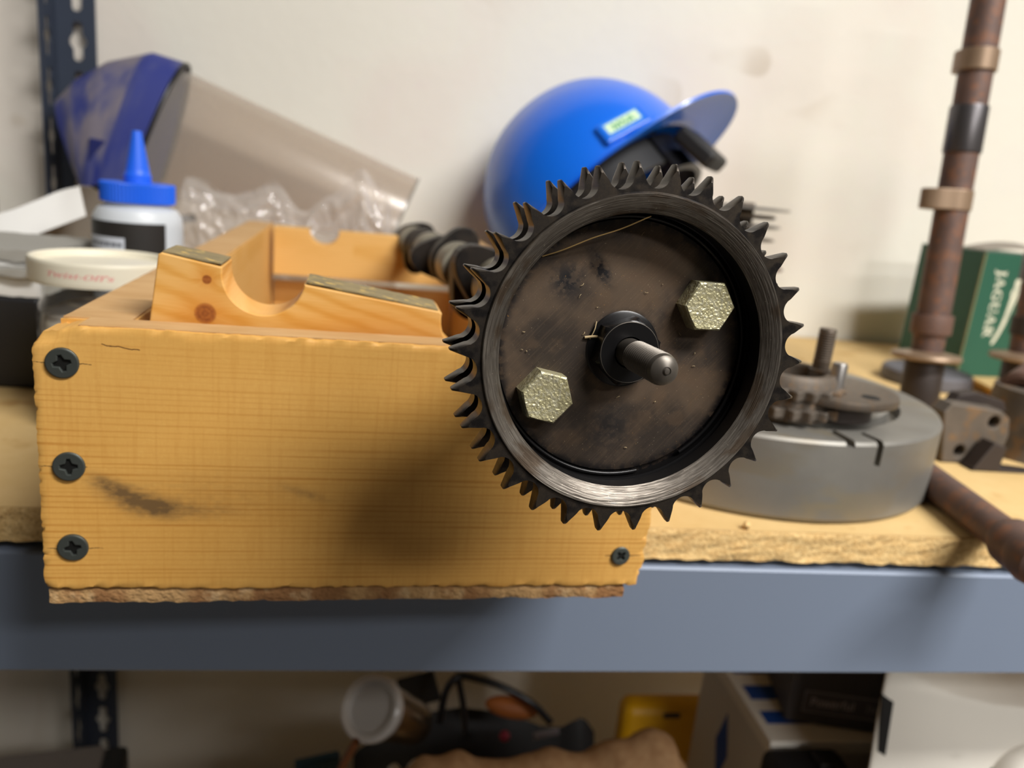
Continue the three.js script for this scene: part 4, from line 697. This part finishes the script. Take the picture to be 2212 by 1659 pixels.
{
  const z = -400, p = atZ(1913, 1456, z), q = atZ(1874, 1659, z), top = atZ(2150, 1522, z), t = thing('white_machine', 'rounded white plastic machine with a dark vent slot on the lower shelf', 'machine', [0, 0, z]);
  const s = new THREE.Shape(), P = (x, y, dz = 0) => { const a = atZ(x, y, z + dz); return [a.x, a.y]; };
  const l = [[1913, 1440], [1906, 1480], [1890, 1560], [1874, 1659]].map((a) => P(...a)); s.moveTo(...l[0]); l.slice(1).forEach((a) => s.lineTo(...a)); s.lineTo(l[3][0] - 4, LY); s.lineTo(l[3][0] + 260, LY);
  const tr = [[2330, 1525], [2212, 1528], [2150, 1522], [2080, 1505], [2010, 1480], [1960, 1452], [1940, 1440]].map((a) => P(...a)); s.lineTo(l[3][0] + 260, tr[0][1]); tr.forEach((a) => s.lineTo(...a)); s.closePath();
  const mb = extrude(s, 62, 5).translate(0, 0, -62), mp = mb.attributes.position; for (let i = 0; i < mp.count; i++) { const k = clamp(-mp.getZ(i) / 62) * clamp(1 - (mp.getX(i) - l[3][0]) / 200); mp.setX(i, mp.getX(i) + 56 * k); }
  part('body', toCreasedNormals(mb, 0.6), M.white, t);
  const v = [[1898, 1500], [1922, 1516], [1904, 1632], [1888, 1622]].map((a) => P(...a)); part('vent_slot', extrude(shape(v.reverse()), 1.4, 0).translate(2.5, 0, -0.9), M.hole, t);
  const k = P(2208, 1672); part('round_arm', (() => { const g = new THREE.CapsuleGeometry(25, 60, 14, 40); g.rotateX(Math.PI / 2); return g.translate(k[0], k[1], -28); })(), M.white, t);
  const o = P(2127, 1647, 20); part('indicator', new THREE.SphereGeometry(1.6, 16, 10), std({ color: 0x37501c, roughness: 0.4 }), t, [o[0], o[1], 27]);
  const b1 = atZ(2137, 1490, z - 24); part('moulded_tab', rbox(9, 3, 5, 1), M.white, t, [b1.x, b1.y, -24]);
}
{
  const z = -440, x0 = atZ(880, 1640, z).x, x1 = atZ(1500, 1640, z).x, ys = [[0, 1690], [0.06, 1652], [0.2, 1646], [0.27, 1650], [0.42, 1645], [0.5, 1640], [0.62, 1642], [0.74, 1618], [0.85, 1600], [0.89, 1604], [0.95, 1650], [1, 1720]];
  const tv = (u) => { for (let i = 1; i < ys.length; i++) if (u <= ys[i][0]) return atZ(1100, mix(ys[i - 1][1], ys[i][1], smooth(ys[i - 1][0], ys[i][0], u)), z).y; return 0; };
  const t = thing('leather_apron', 'heap of tan leather folded in front of the black tool bag', 'leather', [0, 0, z]);
  part('folds', shell(90, 30, (u, v) => { const a = v * Math.PI, y1 = tv(u); return [mix(x0, x1, u) + 5 * (vn(u * 9, v * 5, 8) - 0.5), mix(LY, y1, Math.pow(Math.sin(a), 0.5)) + 4 * (vn(u * 16, v * 7, 9) - 0.5) * Math.sin(a), 55 * Math.cos(a) + 8 * (vn(u * 12, v * 6, 10) - 0.5)]; }, 2), M.tan, t);
}
{
  const z = -425, p = atZ(1650, 1622, z - 36), e = atZ(1815, 1620, z - 36), w = e.x - p.x, h = p.y - LY, t = thing('black_yellow_case', 'black case with a yellow band standing before the white carton', 'case', [p.x + w / 2, 0, z - 22]);
  part('body', rbox(w, h, 40, 8, 0, LY + h / 2, 0, 4), M.black, t); part('clip', rbox(14, 8, 16, 2, -w / 2 + 40, p.y + 2, 0), M.black, t);
  const yb = Math.min(atZ(1780, 1652, z).y, p.y - 4); part('yellow_band', rbox(w * 0.56, 30, 3, 1, w * 0.2, yb - 15, 20.4), M.toolYellow, t);
}
{
  const p = atZ(690, 1632, -612), h = p.y - LY; const t = thing('teal_folder', 'dark teal folder standing beside the tumbler', 'folder', [p.x, 0, -600]);
  part('cover', rbox(40, h, 8, 2, 0, LY + h / 2, 0), M.teal, t, [0, 0, 0], [0, 0.3, 0]); part('cover', rbox(40, h - 3, 8, 2, 2, LY + h / 2, -12), M.teal, t, [0, 0, 0], [0, 0.3, 0]);
}
{
  const L = [[770, 1600], [756, 1625], [738, 1659], [720, 1720]].map(([x, y]) => atZ(x, y, -490)); L.push(new THREE.Vector3(L[3].x - 10, LY + 3, -490));
  solo('orange_cord', tube(L, 3, 40, 8), std({ color: 0x6e3c16, roughness: 0.6 }), 'orange cord hanging beside the tumbler', 'cord');
  for (const [x, y, r, z, lab] of [[905, 1652, 9, -512, 'white round cap in front of the tumbler'], [852, 1655, 5, -512, 'slim white stopper in front of the tumbler']]) {
    const p = atZ(x, y, z), h = p.y - LY; const g = lathe([[0.1, 0], [r, 0], [r, h - 3], [r - 2, h], [0.1, h]], 32); solo('spray_can', boxUV(g), M.white, lab, 'can', [p.x, LY, z]);
  }
}

// ───────────── the person taking the photograph, standing behind the camera in the light of the far lamp
{
  const t = thing('person', 'person in a dark shirt and jeans holding a phone', 'person', [45, 0, 0]);
  const field = (bones, center, half, res, k) => {                     // tapered capsules joined by a smooth minimum
    const mc = new MarchingCubes(res, new THREE.MeshBasicMaterial(), false, false, 200000); mc.isolation = 0; let n = 0;
    const B = bones.map(([a, b, ra, rb]) => ({ a: new THREE.Vector3(...a), d: new THREE.Vector3(...b).sub(new THREE.Vector3(...a)), ra, rb })), p = new THREE.Vector3(), q = new THREE.Vector3();
    for (let z = 0; z < res; z++) for (let y = 0; y < res; y++) for (let x = 0; x < res; x++, n++) {
      p.set(center[0] + (x - res / 2) / (res / 2) * half, center[1] + (y - res / 2) / (res / 2) * half, center[2] + (z - res / 2) / (res / 2) * half);
      let s = 0; for (const o of B) { q.subVectors(p, o.a); const h = clamp(q.dot(o.d) / o.d.lengthSq()); s += Math.exp(-(q.addScaledVector(o.d, -h).length() - mix(o.ra, o.rb, h)) / k); }
      mc.field[n] = s > 0 ? Math.min(400, Math.max(-400, k * Math.log(s))) : -400;
    }
    mc.update();
    const g = new THREE.BufferGeometry(); g.setAttribute('position', new THREE.Float32BufferAttribute(mc.positionArray.slice(0, mc.count * 3), 3)); g.setAttribute('normal', new THREE.Float32BufferAttribute(mc.normalArray.slice(0, mc.count * 3), 3));
    g.scale(half, half, half); g.translate(...center); return g;
  };
  const F = -1060, Z = 430, sh = [[-185, 330, Z], [185, 330, Z]], el = [[-240, 50, Z + 20], [240, 50, Z + 20]], wr = [[-105, -158, 250], [105, -158, 250]];
  const torso = [[[0, -120, Z], [0, 60, Z + 5], 150, 145], [[0, 60, Z + 5], [0, 280, Z + 5], 150, 150], [[-90, 270, Z], [90, 270, Z], 115, 115], [[-70, -130, Z], [70, -130, Z], 120, 120]];
  const arms = [0, 1].flatMap((i) => [[sh[i], el[i], 62, 48], [el[i], wr[i], 46, 31]]);
  const legs = [-1, 1].flatMap((s) => [[[s * 88, -150, Z], [s * 105, F + 480, Z - 8], 98, 62], [[s * 105, F + 480, Z - 8], [s * 112, F + 85, Z + 18], 60, 44]]);
  const head = [[[0, 330, Z + 8], [0, 440, Z - 8], 62, 56], [[0, 560, Z + 8], [0, 585, Z + 12], 92, 92], [[0, 500, Z - 40], [0, 540, Z - 30], 54, 66], [[0, 540, Z - 92], [0, 520, Z - 104], 13, 15], [[-84, 545, Z + 8], [-86, 565, Z + 8], 20, 22], [[84, 545, Z + 8], [86, 565, Z + 8], 20, 22]];
  const hand = (s) => { const w = wr[s < 0 ? 0 : 1], o = [[w, [s * 84, 134, 60], 30, 27], [[s * 84, 134, 60], [s * 82, 150, 42], 26, 20]]; for (let i = 0; i < 4; i++) { const y = 178 - i * 19, l = [50, 56, 53, 43][i]; o.push([[s * 90, y - 16, 46], [s * 88, y - 4, 22], 10, 9.5], [[s * 88, y - 4, 22], [s * (88 - l * 0.5), y, 8 + 14], 9.5, 8.5], [[s * (88 - l * 0.5), y, 22], [s * (88 - l * 0.85), y, 25], 8.5, 7.5]); } o.push([[s * 92, 122, 60], [s * 78, 108, 40], 13, 11], [[s * 78, 108, 40], [s * 56, 114, 30], 11, 8.5]); return o; };
  const HY = -276, HZ = 140, low = (l) => l.map(([a, b, r1, r2], i) => [i ? [a[0], a[1] + HY, a[2] + HZ] : a, [b[0], b[1] + HY, b[2] + HZ], r1, r2]);
  const skin = std({ color: 0xb98a6c, roughness: 0.6 });
  part('body', merge([field([...torso.map(([a, b, r1, r2]) => [a, b, r1 - 14, r2 - 14]), ...arms, ...legs.map(([a, b, r1, r2]) => [a, b, r1 - 12, r2 - 8]), ...head], [0, -180, Z - 150], 980, 90, 12), field(low(hand(-1)), [-84, 140 + HY, 66 + HZ], 90, 48, 3), field(low(hand(1)), [84, 140 + HY, 66 + HZ], 90, 48, 3)].map((g) => { g.setAttribute('uv', new THREE.Float32BufferAttribute(new Float32Array(g.attributes.position.count * 2), 2)); return g; })), skin, t);
  const cloth = (g) => boxUV(g);
  part('shirt', cloth(field([...torso.slice(0, 3), ...[0, 1].flatMap((i) => [[sh[i], el[i], 72, 60], [el[i], [mix(el[i][0], wr[i][0], 0.8), mix(el[i][1], wr[i][1], 0.8), mix(el[i][2], wr[i][2], 0.8)], 58, 44]])], [0, 120, Z - 150], 520, 64, 14)), std({ color: 0x23262e, roughness: 0.9 }), t);
  part('jeans', cloth(field([torso[3], ...legs.map(([a, b, r1, r2]) => [a, b, r1 + 4, r2 + 8])], [0, -560, Z], 560, 64, 12)), std({ color: 0x2a3550, roughness: 0.9 }), t);
  part('hair', cloth(field([[[0, 600, Z + 22], [0, 618, Z + 22], 92, 84], [[0, 560, Z + 46], [0, 520, Z + 56], 72, 56]], [0, 580, Z + 20], 170, 60, 10)), std({ color: 0x2a2019, roughness: 0.9 }), t);
  for (const s of [-1, 1]) { part('shoe', cloth(field([[[s * 112, F + 42, Z + 50], [s * 120, F + 38, Z - 120], 40, 36]], [s * 115, F + 40, Z - 40], 150, 44, 6)), std({ color: 0x1d1c1b, roughness: 0.7 }), t); part('eye', new THREE.SphereGeometry(11, 16, 12), std({ color: 0xe8e4de, roughness: 0.3 }), t, [s * 31, 572, Z - 72]); }
  part('mouth', new THREE.CapsuleGeometry(5, 34, 6, 12).rotateZ(Math.PI / 2), std({ color: 0x8a4a44, roughness: 0.5 }), t, [0, 488, Z - 90]);
  const ph = solo('phone', rbox(152, 72, 8, 3.6), M.blackGloss, 'black phone held by the person in the dark shirt', 'phone', [45, 138 + HY, 17 + HZ]);
}
renderer.render(scene, camera);
